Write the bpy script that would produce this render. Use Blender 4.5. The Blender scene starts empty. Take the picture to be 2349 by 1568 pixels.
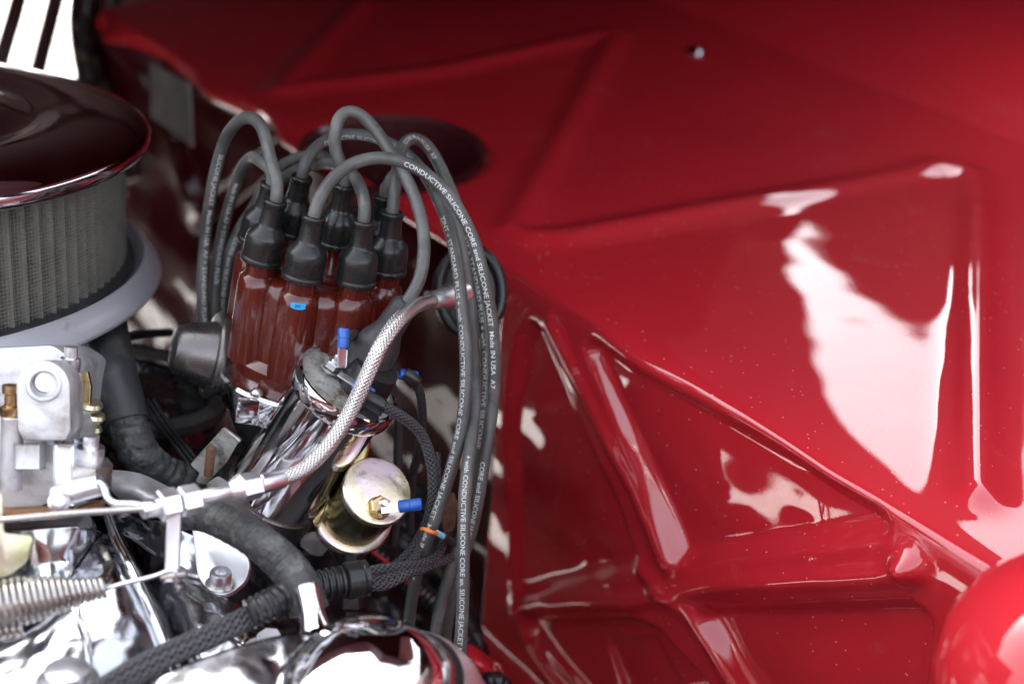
import bpy, bmesh, math, random
from mathutils import Vector, Matrix, Quaternion, noise
random.seed(7)
R = math.radians
sc = bpy.context.scene
col = sc.collection

# ------------------------------------------------------------------ camera
CAMZ = 1.35
PITCH = R(25)
FPX = 50 / 36 * 2349.0
FWD = Vector((0, math.cos(PITCH), -math.sin(PITCH)))
UP = Vector((0, math.sin(PITCH), math.cos(PITCH)))
RT = Vector((1, 0, 0))
CAM = Vector((0, 0, CAMZ))
cd = bpy.data.cameras.new('camera')
cam = bpy.data.objects.new('camera', cd)
col.objects.link(cam)
cam.location = CAM
cam.rotation_euler = (R(90) - PITCH, 0, 0)
cd.lens = 50
cd.sensor_width = 36
cd.clip_start = 0.01
cd.clip_end = 2000
cd.dof.use_dof = True
cd.dof.focus_distance = 0.76
cd.dof.aperture_fstop = 4.2
sc.camera = cam

# ------------------------------------------------------------------ sky, sun, exposure
w = bpy.data.worlds.new('World')
sc.world = w
w.use_nodes = True
nt = w.node_tree
bg = nt.nodes['Background']
sky = nt.nodes.new('ShaderNodeTexSky')
sky.sky_type = 'NISHITA'
sky.sun_disc = False
SUN_EL, SUN_AZ = 38, -30          # azimuth measured clockwise from +Y
sky.sun_elevation = R(SUN_EL)
sky.sun_rotation = R(SUN_AZ)
sky.altitude = 0
sky.air_density = 1.0
sky.dust_density = 7.0
sky.ozone_density = 1.0
hs = nt.nodes.new('ShaderNodeHueSaturation')
hs.inputs['Saturation'].default_value = 0.35
nt.links.new(sky.outputs[0], hs.inputs['Color'])
nt.links.new(hs.outputs[0], bg.inputs[0])
bg.inputs[1].default_value = 0.15
sd = bpy.data.lights.new('sun', 'SUN')
sd.energy = 1.2
sd.angle = R(14)
sd.color = (1, 0.96, 0.9)
sun = bpy.data.objects.new('sun', sd)
col.objects.link(sun)
a = R(SUN_AZ)
sdir = Vector((math.sin(a) * math.cos(R(SUN_EL)), math.cos(a) * math.cos(R(SUN_EL)), math.sin(R(SUN_EL))))
sun.rotation_euler = sdir.to_track_quat('Z', 'Y').to_euler()
sun.location = sdir * 5
sc.view_settings.view_transform = 'Standard'
sc.view_settings.look = 'None'
sc.view_settings.exposure = 2.8
sc.view_settings.gamma = 1
sc.cycles.max_bounces = 8
sc.cycles.diffuse_bounces = 2
sc.cycles.use_denoising = True

# ------------------------------------------------------------------ helpers
def ray(x, y):
    return FWD + RT * ((x - 1174.5) / FPX) - UP * ((y - 784) / FPX)

def P(x, y, d):
    """point of the place seen at (x, y) of the 2349 x 1568 picture, d metres deep"""
    return CAM + ray(x, y) * d

def px(n, d):
    return n * d / FPX

def axis_at(x, y, ix, iy, elev):
    """unit axis whose picture direction is (ix, iy) (y down), leaning elev degrees towards the eye"""
    v = ray(x, y).normalized()
    r = RT - v * RT.dot(v)
    r.normalize()
    u = UP - v * UP.dot(v)
    u = (u - r * u.dot(r)).normalized()
    l = math.hypot(ix, iy)
    d = (r * (ix / l) - u * (iy / l)).normalized()
    return (d * math.cos(R(elev)) - v * math.sin(R(elev))).normalized()

def frame(axis, ref=None):
    z = axis.normalized()
    ref = ref if ref is not None else ray(1174, 784)
    x = ref.cross(z)
    if x.length < 1e-4:
        x = Vector((1, 0, 0)).cross(z)
    x.normalize()
    y = z.cross(x)
    return x, y, z

MATS = {}
def link_mesh(name, me, m, parent=None, smooth=True, auto=None):
    o = bpy.data.objects.new(name, me)
    col.objects.link(o)
    if m is not None:
        me.materials.append(m)
    if smooth:
        me.polygons.foreach_set('use_smooth', [True] * len(me.polygons))
        if auto:
            me.set_sharp_from_angle(angle=R(auto))
    if parent is not None:
        off = Vector(parent['wl']) if 'wl' in parent else Vector(parent.location)
        me.transform(Matrix.Translation(-off))
        o.parent = parent
        o['wl'] = off
    me.update()
    return o

def obj(name, bm, m, parent=None, smooth=True, auto=35):
    me = bpy.data.meshes.new(name)
    bmesh.ops.recalc_face_normals(bm, faces=bm.faces)
    bm.to_mesh(me)
    bm.free()
    return link_mesh(name, me, m, parent, smooth, auto)

def tag(o, label, cat, group=None):
    o['label'] = label
    o['category'] = cat
    if group:
        o['group'] = group
    return o

def thing(name, label, cat, loc, group=None):
    o = bpy.data.objects.new(name, None)
    o.empty_display_size = 0.01
    col.objects.link(o)
    o.location = loc
    return tag(o, label, cat, group)

def lathe_bm(profile, org, axis, segs=48, bm=None, ref=None, rmod=None, cap=True, th0=0.0):
    bm = bm or bmesh.new()
    X, Y, Z = frame(axis, ref)
    rings = []
    for (r, z) in profile:
        ring = []
        for i in range(segs):
            t = 2 * math.pi * i / segs + th0
            rr = r * (rmod(t, z) if rmod else 1)
            ring.append(bm.verts.new(org + X * (rr * math.cos(t)) + Y * (rr * math.sin(t)) + Z * z))
        rings.append(ring)
    for a_, b_ in zip(rings, rings[1:]):
        for i in range(segs):
            j = (i + 1) % segs
            bm.faces.new((a_[i], a_[j], b_[j], b_[i]))
    if cap:
        if profile[0][0] > 1e-5: bm.faces.new(rings[0][::-1])
        if profile[-1][0] > 1e-5: bm.faces.new(rings[-1])
    return bm

def lathe(name, profile, org, axis, m, parent=None, **k):
    auto = k.pop('auto', 35)
    return obj(name, lathe_bm(profile, org, axis, **k), m, parent, auto=auto)

def catmull(pts, step):
    pts = [Vector(p) for p in pts]
    ext = [pts[0] * 2 - pts[1]] + pts + [pts[-1] * 2 - pts[-2]]
    dense = []
    for i in range(1, len(ext) - 2):
        p0, p1, p2, p3 = ext[i - 1:i + 3]
        t0 = 0; t1 = t0 + max(1e-5, (p1 - p0).length) ** .5; t2 = t1 + max(1e-5, (p2 - p1).length) ** .5; t3 = t2 + max(1e-5, (p3 - p2).length) ** .5
        for k in range(24):
            t = t1 + (t2 - t1) * k / 24
            A1 = p0 * ((t1 - t) / (t1 - t0)) + p1 * ((t - t0) / (t1 - t0))
            A2 = p1 * ((t2 - t) / (t2 - t1)) + p2 * ((t - t1) / (t2 - t1))
            A3 = p2 * ((t3 - t) / (t3 - t2)) + p3 * ((t - t2) / (t3 - t2))
            B1 = A1 * ((t2 - t) / (t2 - t0)) + A2 * ((t - t0) / (t2 - t0))
            B2 = A2 * ((t3 - t) / (t3 - t1)) + A3 * ((t - t1) / (t3 - t1))
            dense.append(B1 * ((t2 - t) / (t2 - t1)) + B2 * ((t - t1) / (t2 - t1)))
    dense.append(pts[-1])
    S = [0]
    for a_, b_ in zip(dense, dense[1:]): S.append(S[-1] + (b_ - a_).length)
    n = max(2, int(S[-1] / step))
    out = []; j = 0
    for i in range(n + 1):
        s = S[-1] * i / n
        while j < len(S) - 2 and S[j + 1] < s: j += 1
        f = (s - S[j]) / max(1e-9, S[j + 1] - S[j])
        out.append(dense[j].lerp(dense[j + 1], min(1, f)))
    return out, S[-1]

class Path:
    def __init__(self, pts, step=0.002, smooth=1):
        self.p, self.L = catmull(pts, step)
        for _ in range(smooth):
            q = self.p[:]
            for i in range(1, len(q) - 1):
                q[i] = (self.p[i - 1] + self.p[i] * 2 + self.p[i + 1]) / 4
            self.p = q
        n = len(self.p)
        self.t = [(self.p[min(n - 1, i + 1)] - self.p[max(0, i - 1)]).normalized() for i in range(n)]
        x = Vector((0.3, -0.9, 0.2)).cross(self.t[0]).normalized()
        self.x = [x]
        for i in range(1, n):
            x = (x - self.t[i] * x.dot(self.t[i])).normalized()
            self.x.append(x)
    def at(self, s):
        f = max(0, min(1, s / self.L)) * (len(self.p) - 1)
        i = min(len(self.p) - 2, int(f)); f -= i
        return self.p[i].lerp(self.p[i + 1], f), self.t[i].lerp(self.t[i + 1], f).normalized()

def tube_mesh(path, rad, segs=20, name='tube', s0=0.0, s1=None, rmod=None, capped=True, flat=1.0):
    """rad: number or f(s); UV = (angle turns, metres along)"""
    rf = rad if callable(rad) else (lambda s: rad)
    n = len(path.p)
    vs, fs, uv = [], [], []
    idx = [i for i in range(n) if path.L * i / (n - 1) >= s0 and (s1 is None or path.L * i / (n - 1) <= s1)]
    for i in idx:
        s = path.L * i / (n - 1)
        y = path.t[i].cross(path.x[i])
        for k in range(segs):
            t = 2 * math.pi * k / segs
            r = rf(s) * (rmod(t, s) if rmod else 1)
            vs.append(path.p[i] + path.x[i] * (r * math.cos(t)) + y * (r * math.sin(t) * flat))
    m = len(idx)
    for a_ in range(m - 1):
        sa = path.L * idx[a_] / (n - 1); sb = path.L * idx[a_ + 1] / (n - 1)
        for k in range(segs):
            j = (k + 1) % segs
            fs.append((a_ * segs + k, a_ * segs + j, (a_ + 1) * segs + j, (a_ + 1) * segs + k))
            uv += [(k / segs, sa), ((k + 1) / segs, sa), ((k + 1) / segs, sb), (k / segs, sb)]
    if capped:
        fs.append(tuple(range(segs))[::-1]); uv += [(0, 0)] * segs
        fs.append(tuple(range((m - 1) * segs, m * segs))); uv += [(0, 0)] * segs
    me = bpy.data.meshes.new(name)
    me.from_pydata([tuple(v) for v in vs], [], fs)
    lay = me.uv_layers.new(name='UVMap')
    for i, q in enumerate(uv): lay.data[i].uv = q
    return me

def tube(name, pts, rad, m, parent=None, step=0.002, **k):
    path = pts if isinstance(pts, Path) else Path(pts, step)
    return link_mesh(name, tube_mesh(path, rad, name=name, **k), m, parent, True, 50), path

_fc = {}
def text_mesh(body, size):
    """flat lettering as triangles, x along reading direction, origin at left end, centred in height"""
    cu = bpy.data.curves.new('lettering', 'FONT')
    cu.body = body; cu.size = size; cu.align_y = 'CENTER'; cu.resolution_u = 2; cu.offset = size * .012
    o = bpy.data.objects.new('lettering', cu); col.objects.link(o)
    dg = bpy.context.evaluated_depsgraph_get()
    me = bpy.data.meshes.new_from_object(o.evaluated_get(dg))
    bpy.data.objects.remove(o)
    bm = bmesh.new(); bm.from_mesh(me)
    bmesh.ops.triangulate(bm, faces=bm.faces)
    for _ in range(4):
        e = [e for e in bm.edges if e.calc_length() > size * .16]
        if not e: break
        bmesh.ops.subdivide_edges(bm, edges=e, cuts=1)
        bmesh.ops.triangulate(bm, faces=bm.faces)
    vs = [v.co.copy() for v in bm.verts]; fs = [tuple(v.index for v in f.verts) for f in bm.faces]
    bm.free(); bpy.data.meshes.remove(me)
    return vs, fs

def text_on(path, body, s0, size, rad, side, m, parent, roll=0.0, xs=1.0, flip=False):
    """print lettering round a tube; side = world direction the print faces"""
    vs, fs = text_mesh(body, size)
    out = []
    for v in vs:
        s = s0 + v.x * xs
        c, t = path.at(s)
        n_ = (side - t * side.dot(t)).normalized()
        b = n_.cross(t)
        if flip: b = -b
        an = v.y / rad + roll
        out.append(tuple(c + (n_ * math.cos(an) + b * math.sin(an)) * (rad + 0.00012)))
    me = bpy.data.meshes.new('printed_lettering')
    me.from_pydata(out, [], fs)
    return link_mesh('printed_lettering', me, m, parent, True)

def s_near(path, x, y):
    best = (1e9, 0)
    for i, p in enumerate(path.p):
        d = p - CAM; f = d.dot(FWD)
        X_ = 1174.5 + FPX * d.dot(RT) / f; Y_ = 784 - FPX * d.dot(UP) / f
        e = (X_ - x) ** 2 + (Y_ - y) ** 2
        if e < best[0]: best = (e, path.L * i / (len(path.p) - 1))
    return best[1]

def box_bm(org, X, Y, Z, lx, ly, lz, bevel=0.0, bm=None, seg=2):
    own = bmesh.new()
    bmesh.ops.create_cube(own, size=1)
    M = Matrix((X.normalized() * lx, Y.normalized() * ly, Z.normalized() * lz)).transposed()
    for v in own.verts: v.co = org + M @ v.co
    if bevel: bmesh.ops.bevel(own, geom=own.edges[:], offset=bevel, segments=seg, affect='EDGES', profile=.6)
    if bm is None: return own
    me = bpy.data.meshes.new('t'); own.to_mesh(me); own.free(); bm.from_mesh(me); bpy.data.meshes.remove(me)
    return bm

def box(name, org, X, Y, Z, lx, ly, lz, m, parent=None, bevel=0.0, seg=2):
    return obj(name, box_bm(org, X, Y, Z, lx, ly, lz, bevel, seg=seg), m, parent)

def plate(name, pts, depth_or_list, thick, m, parent=None, bevel=0.0006, rnd=0, holes=()):
    """flat plate from an outline: picture points with depths, thickness pushed away from the eye"""
    if rnd: pts = round_poly(pts, rnd)
    if callable(depth_or_list): v3 = [P(x, y, depth_or_list(x, y)) for x, y in pts]
    else: v3 = [P(x, y, depth_or_list) for x, y in pts]
    bm = bmesh.new()
    vs = [bm.verts.new(v) for v in v3]
    f = bm.faces.new(vs)
    f.normal_update()
    n_ = f.normal.copy()
    if n_.dot(ray(*pts[0])) < 0: n_ = -n_
    r = bmesh.ops.extrude_face_region(bm, geom=[f])
    for e in r['geom']:
        if isinstance(e, bmesh.types.BMVert): e.co += n_ * thick
    bmesh.ops.recalc_face_normals(bm, faces=bm.faces)
    if bevel:
        es = [e for e in bm.edges if len(e.link_faces) == 2 and e.calc_face_angle(0) > R(40)]
        bmesh.ops.bevel(bm, geom=es, offset=bevel, segments=2, affect='EDGES', profile=.6)
    return obj(name, bm, m, parent)

def round_poly(pts, r, n=5):
    out = []
    k = len(pts)
    for i in range(k):
        p0 = Vector(pts[i - 1]); p1 = Vector(pts[i]); p2 = Vector(pts[(i + 1) % k])
        a_ = p0 - p1; b_ = p2 - p1
        rr = min(r, a_.length * .45, b_.length * .45)
        A = p1 + a_.normalized() * rr; B = p1 + b_.normalized() * rr
        for j in range(n + 1):
            t = j / n
            q = A * (1 - t) ** 2 + p1 * 2 * t * (1 - t) + B * t * t
            out.append((q.x, q.y))
    return out

def hexnut_profile(name, org, axis, r, h, m, parent, th0=0.0):
    bm = lathe_bm([(r * .86, 0), (r, h * .12), (r, h * .85), (r * .86, h)], org, axis, segs=6, th0=th0)
    return obj(name, bm, m, parent, smooth=False)

def smooth01(t):
    t = max(0.0, min(1.0, t))
    return t * t * (3 - 2 * t)

# ------------------------------------------------------------------ materials
def mat(name, base, rough=0.5, metal=0.0, coat=0.0, coat_rough=0.03, bump=None, var=None, spec=None, rvar=None, specks=None, dirt=None, uvfn=None):
    m = bpy.data.materials.new(name)
    m.use_nodes = True
    n = m.node_tree.nodes; l = m.node_tree.links
    b = n['Principled BSDF']
    b.inputs['Base Color'].default_value = (*base, 1)
    b.inputs['Roughness'].default_value = rough
    b.inputs['Metallic'].default_value = metal
    b.inputs['Coat Weight'].default_value = coat
    b.inputs['Coat Roughness'].default_value = coat_rough
    if coat: b.inputs['Coat IOR'].default_value = 1.8 if name == 'red_body_paint' else 1.55
    if spec is not None: b.inputs['Specular IOR Level'].default_value = spec
    geo = n.new('ShaderNodeNewGeometry')
    csock = None
    def nz(scale, detail=3, rgh=.55, dist=0.0):
        t = n.new('ShaderNodeTexNoise')
        t.inputs['Scale'].default_value = scale; t.inputs['Detail'].default_value = detail
        t.inputs['Roughness'].default_value = rgh; t.inputs['Distortion'].default_value = dist
        l.new(geo.outputs['Position'], t.inputs['Vector'])
        return t
    def ramp(sock, p0, p1, c0=(0, 0, 0), c1=(1, 1, 1)):
        r = n.new('ShaderNodeValToRGB')
        r.color_ramp.elements[0].position = p0; r.color_ramp.elements[1].position = p1
        r.color_ramp.elements[0].color = (*c0, 1); r.color_ramp.elements[1].color = (*c1, 1)
        l.new(sock, r.inputs[0]); return r
    def mix(fac, c1, c2):
        x = n.new('ShaderNodeMix'); x.data_type = 'RGBA'
        if hasattr(fac, 'links'): l.new(fac, x.inputs[0])
        else: x.inputs[0].default_value = fac
        for s_, v in ((x.inputs[6], c1), (x.inputs[7], c2)):
            if hasattr(v, 'links'): l.new(v, s_)
            else: s_.default_value = (*v, 1)
        return x.outputs[2]
    cur = base
    if var:                                    # (colour2, scale, lo, hi)
        cur = mix(ramp(nz(var[1], 4).outputs[0], var[2], var[3]).outputs[0], cur, var[0])
    if dirt:                                   # (colour, scale, lo, hi)
        cur = mix(ramp(nz(dirt[1], 6, .65, .4).outputs[0], dirt[2], dirt[3]).outputs[0], cur, dirt[0])
    if specks:                                 # (colour, scale, threshold)
        v = n.new('ShaderNodeTexVoronoi'); v.inputs['Scale'].default_value = specks[1]
        l.new(geo.outputs['Position'], v.inputs['Vector'])
        r1 = ramp(v.outputs['Distance'], specks[2] * .6, specks[2], (1, 1, 1), (0, 0, 0))
        sep = n.new('ShaderNodeSeparateColor'); l.new(v.outputs['Color'], sep.inputs[0])
        th = n.new('ShaderNodeMath'); th.operation = 'GREATER_THAN'; th.inputs[1].default_value = specks[3]
        l.new(sep.outputs[0], th.inputs[0])
        mu = n.new('ShaderNodeMath'); mu.operation = 'MULTIPLY'
        l.new(r1.outputs[0], mu.inputs[0]); l.new(th.outputs[0], mu.inputs[1])
        cur = mix(mu.outputs[0], cur, specks[0])
        inv = n.new('ShaderNodeMath'); inv.operation = 'MULTIPLY_ADD'
        inv.inputs[1].default_value = -coat; inv.inputs[2].default_value = coat
        l.new(mu.outputs[0], inv.inputs[0]); l.new(inv.outputs[0], b.inputs['Coat Weight'])
    if hasattr(cur, 'links'): l.new(cur, b.inputs['Base Color'])
    if rvar:                                   # (scale, lo, hi)
        r = ramp(nz(rvar[0], 5).outputs[0], .3, .7, (rvar[1],) * 3, (rvar[2],) * 3)
        l.new(r.outputs[0], b.inputs['Roughness'])
    last = None
    for bp in (bump or []):                    # (scale, strength, distance)
        bn = n.new('ShaderNodeBump')
        bn.inputs['Strength'].default_value = bp[1]; bn.inputs['Distance'].default_value = bp[2]
        l.new(nz(bp[0], bp[3] if len(bp) > 3 else 2).outputs[0], bn.inputs['Height'])
        if last: l.new(last.outputs[0], bn.inputs['Normal'])
        last = bn
    if uvfn: last = uvfn(m, n, l, b, last, mix, cur)
    if last:
        l.new(last.outputs[0], b.inputs['Normal'])
        if coat and not any(len(x) > 4 for x in (bump or [])): l.new(last.outputs[0], b.inputs['Coat Normal'])
    return m

def braid(cells_round, pitch, strength, dist, dark, spark=None):
    """woven sleeve: relief and thread colour from the tube's own UV"""
    def f(m, n, l, b, last, mix, cur):
        uv = n.new('ShaderNodeUVMap'); uv.uv_map = 'UVMap'
        sp = n.new('ShaderNodeSeparateXYZ'); l.new(uv.outputs[0], sp.inputs[0])
        def mth(op, a_, c_=None, v=None):
            x = n.new('ShaderNodeMath'); x.operation = op
            l.new(a_, x.inputs[0])
            if c_ is not None: l.new(c_, x.inputs[1])
            elif v is not None: x.inputs[1].default_value = v
            return x.outputs[0]
        U = mth('MULTIPLY', sp.outputs[0], v=2 * math.pi * cells_round)
        V = mth('MULTIPLY', sp.outputs[1], v=2 * math.pi / pitch)
        s1 = mth('SINE', mth('ADD', U, V)); s2 = mth('SINE', mth('SUBTRACT', U, V))
        h = mth('MAXIMUM', s1, s2)
        hh = mth('MULTIPLY_ADD', h, v=0.5); hh.node.inputs[2].default_value = 0.5
        bn = n.new('ShaderNodeBump'); bn.inputs['Strength'].default_value = strength; bn.inputs['Distance'].default_value = dist
        l.new(hh, bn.inputs['Height'])
        r = n.new('ShaderNodeValToRGB'); r.color_ramp.elements[0].position = .35; r.color_ramp.elements[1].position = .75
        l.new(hh, r.inputs[0])
        c = mix(r.outputs[0], dark, cur)
        if spark:
            w_ = mth('SINE', mth('MULTIPLY', sp.outputs[1], v=2 * math.pi / spark[1]))
            r2 = n.new('ShaderNodeValToRGB'); r2.color_ramp.elements[0].position = .93; r2.color_ramp.elements[1].position = .97
            l.new(mth('MULTIPLY', w_, s1), r2.inputs[0])
            c = mix(r2.outputs[0], c, spark[0])
        l.new(c, b.inputs['Base Color'])
        return bn
    return f

M = {}
RED = (0.50, 0.018, 0.028)
M['paint'] = mat('red_body_paint', RED, .5, 0, 1.0, .015, spec=.05, bump=[(14, .05, .02, 1), (700, .03, .0003, 2)], specks=((.72, .42, .38), 200, .10, .52), var=((.45, .014, .024), 6, .3, .7), dirt=((.54, .09, .09), 22, .62, .9))
M['paint_plain'] = mat('red_paint_smooth', RED, .5, 0, 1.0, .02, spec=.05, bump=[(40, .08, .01, 1)], specks=((.7, .5, .45), 150, .06, .8))
M['paint_wavy'] = mat('red_paint_rippled', (.045, .0018, .004), .5, 0, .5, .05, spec=.05, bump=[(24, .15, .02, 1)])  # firewall version of the body red, hood shade put into its dark base
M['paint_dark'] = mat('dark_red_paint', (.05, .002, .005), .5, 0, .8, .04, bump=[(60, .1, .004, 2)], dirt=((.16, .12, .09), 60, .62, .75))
M['shell'] = mat('chipped_black_shell_paint', (.012, .006, .008), .3, 0, .8, .08, dirt=((.30, .22, .14), 70, .58, .66), bump=[(90, .4, .003, 4)])
M['hood'] = mat('hood_underside_paint', (.035, .002, .004), .7, 0, 0, .1, spec=.1, bump=[(20, .1, .01, 2)])
M['chrome'] = mat('chrome_plate', (.82, .82, .84), .05, 1, bump=[(30, .05, .004, 2)], rvar=(60, .03, .10))
M['chrome_smooth'] = mat('smooth_chrome_canister', (.80, .78, .79), .06, 1, bump=[(12, .03, .004, 1)], rvar=(90, .03, .09))
M['chrome_lid'] = mat('chrome_air_cleaner', (.72, .70, .74), .07, 1, bump=[(24, .05, .004, 2)], dirt=((.42, .34, .24), 55, .66, .74), specks=((.8, .75, .65), 160, .10, .75), rvar=(40, .04, .12))
M['chrome_rough'] = mat('wavy_chrome', (.60, .61, .64), .08, 1, bump=[(30, .3, .012, 2), (140, .08, .002, 3)], dirt=((.32, .28, .24), 38, .64, .78), rvar=(50, .10, .28))
M['chrome_pitted'] = mat('pitted_chrome', (.17, .155, .15), .34, .9, bump=[(300, .12, .0006, 3)], dirt=((.34, .28, .22), 120, .60, .70), rvar=(60, .22, .42))
M['chrome_dull'] = mat('brushed_chrome', (.56, .555, .60), .36, .45, bump=[(400, .2, .0004, 3)], dirt=((.42, .34, .25), 60, .60, .78))
M['alu'] = mat('cast_aluminium', (.66, .66, .67), .48, .6, bump=[(260, .3, .0008, 4), (30, .2, .003, 2)], dirt=((.30, .26, .22), 45, .50, .8), rvar=(70, .32, .6))
M['alu_polished'] = mat('polished_aluminium', (.86, .87, .90), .34, 1, bump=[(200, .08, .0005, 2)], rvar=(60, .28, .48))
M['steel'] = mat('zinc_steel', (.58, .56, .53), .30, 1, bump=[(300, .2, .0005, 3)], dirt=((.26, .18, .10), 150, .58, .72), rvar=(90, .2, .45))
M['steel_dirty'] = mat('grimy_galvanised_steel', (.50, .50, .47), .38, .5, bump=[(110, .6, .003, 4)], dirt=((.16, .11, .07), 85, .48, .66), rvar=(90, .2, .6))
M['rust'] = mat('rusted_steel', (.17, .085, .05), .8, .2, bump=[(260, .7, .001, 4)], dirt=((.10, .04, .02), 130, .45, .62))
M['gold'] = mat('yellow_zinc', (.80, .70, .46), .26, 1, bump=[(420, .22, .0004, 3)], var=((.84, .66, .72), 42, .42, .60), dirt=((.60, .72, .50), 34, .56, .68), rvar=(150, .2, .42))
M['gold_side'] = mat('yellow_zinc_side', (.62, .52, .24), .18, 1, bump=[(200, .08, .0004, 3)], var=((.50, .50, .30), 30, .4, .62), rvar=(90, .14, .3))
M['brass'] = mat('brass', (.62, .46, .24), .28, 1, bump=[(300, .2, .0004, 3)], dirt=((.30, .18, .08), 160, .52, .7))
M['green_zinc'] = mat('green_yellow_zinc', (.62, .66, .38), .3, .9, bump=[(200, .2, .0006, 3)], var=((.70, .60, .50), 40, .4, .65))
M['gasket'] = mat('amber_gasket', (.26, .12, .05), .55, bump=[(200, .4, .001, 3)], dirt=((.12, .05, .02), 90, .5, .7))
M['wire'] = mat('grey_silicone_jacket', (.066, .066, .064), .38, bump=[(600, .08, .0003, 3)], dirt=((.15, .145, .135), 45, .45, .75), rvar=(70, .36, .55))
M['boot'] = mat('glossy_black_boot', (.012, .012, .012), .22, bump=[(300, .06, .0003, 3)], dirt=((.035, .033, .030), 70, .6, .8), rvar=(80, .22, .36))
M['rubber'] = mat('black_rubber', (.030, .030, .032), .48, bump=[(400, .12, .0004, 3)], dirt=((.10, .095, .085), 60, .5, .8), rvar=(60, .40, .6))
M['rubber_matte'] = mat('worn_ribbed_rubber', (.045, .046, .046), .55, bump=[(170, .8, .003, 4), (600, .3, .0006, 3)], dirt=((.16, .155, .15), 120, .52, .74))
M['plastic'] = mat('black_plastic', (.014, .014, .015), .30, bump=[(200, .1, .0006, 3)], dirt=((.05, .045, .04), 80, .55, .75))
M['black'] = mat('dirty_black_metal', (.018, .018, .020), .35, .2, bump=[(70, .4, .003, 4)], dirt=((.08, .07, .06), 40, .52, .72))
M['black_gloss'] = mat('glossy_black_enamel', (.012, .013, .016), .12, 0, .8, .05, bump=[(60, .5, .006, 3)], dirt=((.14, .13, .12), 70, .64, .74))
M['cap'] = mat('brown_bakelite', (.085, .009, .004), .30, 0, .45, .08, bump=[(120, .10, .0015, 3)], var=((.07, .007, .004), 40, .4, .7), dirt=((.11, .025, .018), 90, .62, .85), rvar=(80, .14, .3))
M['blue'] = mat('blue_vinyl_terminal', (.015, .09, .42), .28, bump=[(300, .15, .0006, 3)], dirt=((.05, .16, .5), 120, .5, .7))
M['blue_tag'] = mat('blue_paint_mark', (.03, .36, .78), .5)
M['ink'] = mat('black_ink', (.01, .01, .02), .6)
M['white_ink'] = mat('white_print', (.58, .58, .57), .5, dirt=((.16, .16, .16), 420, .60, .66))
M['orange'] = mat('orange_copper_strand', (.85, .22, .05), .4)
M['cyan'] = mat('pale_blue_band', (.25, .62, .80), .4)
M['filter'] = mat('grey_filter_paper', (.165, .155, .13), .85, bump=[(500, .6, .0008, 3)], dirt=((.10, .09, .075), 55, .48, .72))
M['mesh'] = mat('filter_wire_mesh', (.22, .21, .19), .6, .3)
M['braid_black'] = mat('black_braided_sleeve', (.075, .078, .085), .42, uvfn=braid(6, .0046, 1.0, .0010, (.018, .018, .020), ((.22, .03, .04), .013)))
M['braid_thin'] = mat('thin_black_braided_sleeve', (.055, .057, .062), .45, uvfn=braid(7, .003, .9, .0006, (.010, .010, .011)))
M['braid_steel'] = mat('stainless_braid', (.82, .80, .78), .24, .95, uvfn=braid(12, .0024, 1.0, .0005, (.42, .40, .38)))
M['ground'] = mat('pale_concrete_ground', (.62, .61, .59), .8, bump=[(20, .3, .004, 4)], var=((.52, .51, .49), 3, .35, .65))
M['plate'] = mat('worn_data_plate', (.22, .20, .185), .36, .4, bump=[(120, .4, .0015, 4)], dirt=((.36, .33, .30), 34, .46, .70), rvar=(60, .28, .55))
M['reflector'] = mat('pale_reflector', (.34, .32, .32), .7, bump=[(60, .2, .003, 3)])  # for the added panel that the shelf paint mirrors as pale sheen
M['wall'] = mat('pale_render_wall', (.60, .58, .56), .85, bump=[(30, .3, .004, 4)], var=((.50, .48, .46), 2, .4, .6))

# ------------------------------------------------------------------ the ground outside
bm = bmesh.new()
bmesh.ops.create_grid(bm, x_segments=8, y_segments=8, size=300)
g = obj('ground', bm, M['ground'], None, smooth=False)
g['kind'] = 'structure'

# ------------------------------------------------------------------ sheet metal of the bay
R1 = P(1130, 590, .93); R2 = P(2230, 1280, .68); RF = P(1595, 118, 1.30)
eS = (R2 - R1).normalized()
nA = (R2 - R1).cross(RF - R1).normalized()
if nA.z < 0: nA = -nA
eA = nA.cross(eS).normalized()
if eA.y < 0: eA = -eA                 # away from the eye, over the shelf
eW = Vector((0, 0, -1)); eW = (eW - eS * eW.dot(eS)).normalized()
nW = eS.cross(eW).normalized()
if nW.dot(FWD) > 0: nW = -nW          # faces the eye
def onA(x, y):
    r = ray(x, y); d = (R1 - CAM).dot(nA) / r.dot(nA); p = CAM + r * d - R1
    return p.dot(eS), p.dot(eA)
def onW(x, y):
    r = ray(x, y); d = (R1 - CAM).dot(nW) / r.dot(nW); p = CAM + r * d - R1
    return p.dot(eS), p.dot(eW)
def segd(px_, py_, a_, b_):
    ax, ay = a_; bx, by = b_
    dx, dy = bx - ax, by - ay
    t = ((px_ - ax) * dx + (py_ - ay) * dy) / (dx * dx + dy * dy)
    t = 0 if t < 0 else 1 if t > 1 else t
    return math.hypot(px_ - ax - t * dx, py_ - ay - t * dy)
def polysd(x, y, poly):
    d = 1e9; ins = False
    n_ = len(poly)
    for i in range(n_):
        a_ = poly[i - 1]; b_ = poly[i]
        d = min(d, segd(x, y, a_, b_))
        if (a_[1] > y) != (b_[1] > y) and x < (b_[0] - a_[0]) * (y - a_[1]) / (b_[1] - a_[1]) + a_[0]: ins = not ins
    return -d if ins else d

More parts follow.
